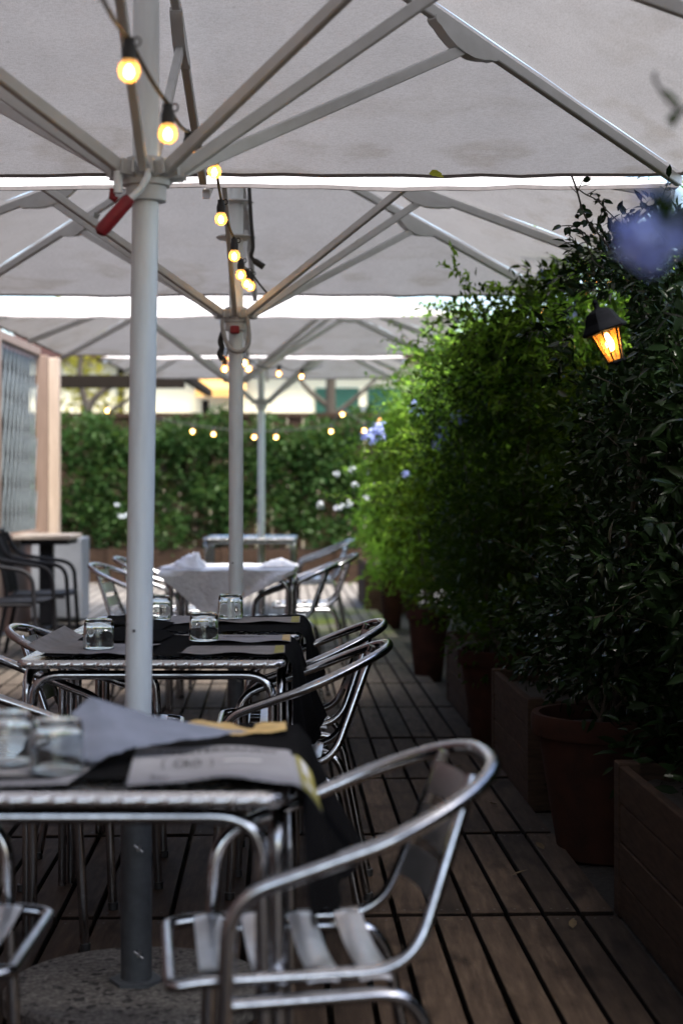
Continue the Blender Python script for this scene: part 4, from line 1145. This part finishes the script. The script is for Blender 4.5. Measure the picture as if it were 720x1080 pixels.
for s in (-1, 1):
    b = MB(); b.box((s * .128, -.228, .38), (.245, .014, .66), None, .003); dd = b.build('door', M['cabinet'], t, False)
    b = MB(); b.tube([(s * .03, -.246, .40), (s * .03, -.246, .50)], .005, 6); b.build('handle', M['bolt'], dd)

# ------------------------------------------------------------------ far end: clipped hedge in a long planter, pergola beam, house, trees
t = thing('hedge_planter', 'long brown timber planter under the clipped hedge', 'planter', (-1.4, 20.1, -.04))
b = MB()
for k in range(3): b.box((0, -.3, .075 + .15 * k), (5.6, .04 + .006 * (k % 2), .142), None, .005)
b.build('front_boards', M['wood_far'], t, False)
b = MB(); b.box((0, .05, .42), (5.5, .62, .04)); b.build('potting_soil', M['soil'], t, False)
for i in range(5):
    b = MB(); b.box((-2.75 + 1.375 * i, -.335, .235), (.09, .04, .46), None, .004); b.build('batten', M['wood_far'], t, False)
rg = np.random.default_rng(9)
hl = []
for i in range(300):
    x = rg.uniform(-4.1, 1.25); z = rg.uniform(.50, 1.94); y = 20.1 + rg.uniform(-.22, .12)
    hl.append(((x, y, z), rg.uniform(.13, .24)))
hd = shrub('clipped_hedge', 'clipped green hedge across the far end of the terrace', 'hedge', (-1.4, 20.1, .40), hl, M['leaf_hedge'], .066, .038, 150, 51, 160, .26, stems=24)
for i, (px, py) in enumerate([(124, 533), (127, 571), (142, 537), (132, 544), (355, 535)]):
    p = W(px, min(py, 545), 19.75) - hd.location
    flower_cluster(np.array(p), .022, 5, 60 + i, M['petal_glint'], hd, .04)  # white petals put in as tiny bright glints on the hedge
# brown fence behind the hedge
t = thing('board_fence', 'brown board fence rising just above the clipped hedge', 'fence', (-1.5, 21.3, -.08))
b = MB()
for k in range(42): b.box((-4.1 + .2 * k, 0, 1.07), (.194, .03, 2.14), None, .004)
b.build('fence_boards', M['wood_far'], t, False)
b = MB(); b.box((0, -.01, 2.17), (8.5, .07, .06)); b.build('cap_rail', M['wood_far'], t, False)
# pergola beam
t = thing('timber_pergola', 'dark timber beam on posts under the farthest umbrella, left', 'pergola', (-3.22, 18.0, 0))
b = MB(); b.box((0, 0, 2.32), (3.0, .12, .14), None, .006); b.build('beam', M['fence'], t, False)
for x in (-1.35, 1.03):
    b = MB(); b.box((x, 0, 1.12), (.10, .10, 2.26), None, .006); b.build('post', M['fence'], t, False)
b = MB(); b.box((1.44, 2.0, 2.42), (.08, 4.1, .1), None, .006); b.build('rafter', M['fence'], t, False)
b = MB(); b.box((-1.3, 2.0, 2.42), (.08, 4.1, .1), None, .006); b.build('rafter', M['fence'], t, False)
b = MB(); b.box((1.40, 3.95, 1.12), (.09, .09, 2.4), None, .006); b.build('post', M['fence'], t, False)
# house
t = thing('pale_house', 'sunlit cream house beyond the hedge and fence', 'house', (-1.5, 33, -.1))
b = MB(); b.box((0, 0, 1.78), (22, 6, 3.56)); b.build('wall', M['house'], t, False)
b = MB(); b.add([(-11.3, -3.4, 3.58), (11.3, -3.4, 3.58), (11.3, 3.4, 3.58), (-11.3, 3.4, 3.58), (-9, 0, 4.3), (9, 0, 4.3)], [(0, 1, 5, 4), (1, 2, 5), (2, 3, 4, 5), (3, 0, 4), (3, 2, 1, 0)]); b.build('roof', M['terra'], t, False)
for x in (-1.0, 1.15, 2.3):
    pass
for x0, x1, m_, z0, z1 in ((1.02, 1.82, M['shutter'], 2.55, 3.05), (1.98, 2.62, M['shutter'], 2.55, 3.05)):
    b = MB()
    for k in range(10): b.box(((x0 + x1) / 2, -3.03, z0 + (k + .5) * (z1 - z0) / 10), (x1 - x0, .05, (z1 - z0) / 10 - .008), Matrix.Rotation(.4, 3, 'X'))
    b.build('shutter', m_, t, False)
b = MB(); b.add([(-1.05, -3.02, 3.28), (-.25, -3.02, 3.28), (-.2, -3.9, 2.98), (-1.1, -3.9, 2.98), (-.2, -3.9, 2.84), (-1.1, -3.9, 2.84)], [(0, 1, 2, 3), (3, 2, 4, 5)]); b.build('awning', M['awning'], t, False)
b = MB(); b.tube([(-2.52, -3.1, 0), (-2.52, -3.1, 3.5)], .06, 10); b.build('drainpipe', M['fence'], t)
# trees behind the hedge
def tree(label, x, y, limbs, crown, seed, lm, trunk_r=.1, L=.11, per=60):
    t = thing('garden_tree', label, 'tree', (x, y, -.08), 0, 'garden trees beyond the hedge')
    m = MB()
    for path, r in limbs:
        pts = smooth_path(path, 6); m.tube(pts, [r * (1 - .6 * i / (len(pts) - 1)) for i in range(len(pts))], 8)
    m.build('trunk', M['bark'], t)
    P, D, N = lobe_leaves(crown, per, seed)
    s = np.random.default_rng(seed).uniform(.7, 1.2, len(P))
    leaves('crown', P, D, N, L * s, L * .55 * s, lm, t)
    return t
tree('crooked tree with curved dark limbs beyond the left end of the hedge', -3.5, 23.5,
     [([(0, 0, 0), (-.05, 0, 1.6), (-.12, 0, 2.3), (.1, 0, 2.62), (.55, .1, 2.80), (1.1, .1, 2.86)], .07), ([(-.05, 0, 1.6), (.05, 0, 2.15), (.35, 0, 2.42), (.8, -.1, 2.66)], .05), ([(-.1, 0, 2.2), (-.25, 0, 2.9), (-.1, .1, 3.6)], .06)],
     [((rx, ry, rz), .3) for rx, ry, rz in [(-.3, .3, 3.2), (.2, .5, 3.5), (-.6, .2, 3.6), (.7, .3, 3.4), (0, 0, 3.9), (-.2, .5, 2.75), (.1, .6, 2.55), (-.45, .4, 2.5)]], 71, M['leaf_tree'])
tree('straight dark tree trunk standing right of the hedge centre', -.17, 25.5,
     [([(0, 0, 0), (.02, 0, 1.5), (0, 0, 2.7), (.05, 0, 4.2)], .13), ([(0, 0, 2.3), (.4, 0, 2.62), (.9, 0, 3.1)], .05), ([(0, 0, 2.45), (-.4, 0, 2.8), (-.8, .1, 3.4)], .05)],
     [((rx, ry, rz), .4) for rx, ry, rz in [(0, 0, 4.4), (.6, .2, 4.1), (-.7, .2, 4.0), (.2, .5, 4.9), (-.3, -.3, 4.8), (.9, .1, 3.5)]], 72, M['leaf_mid'])
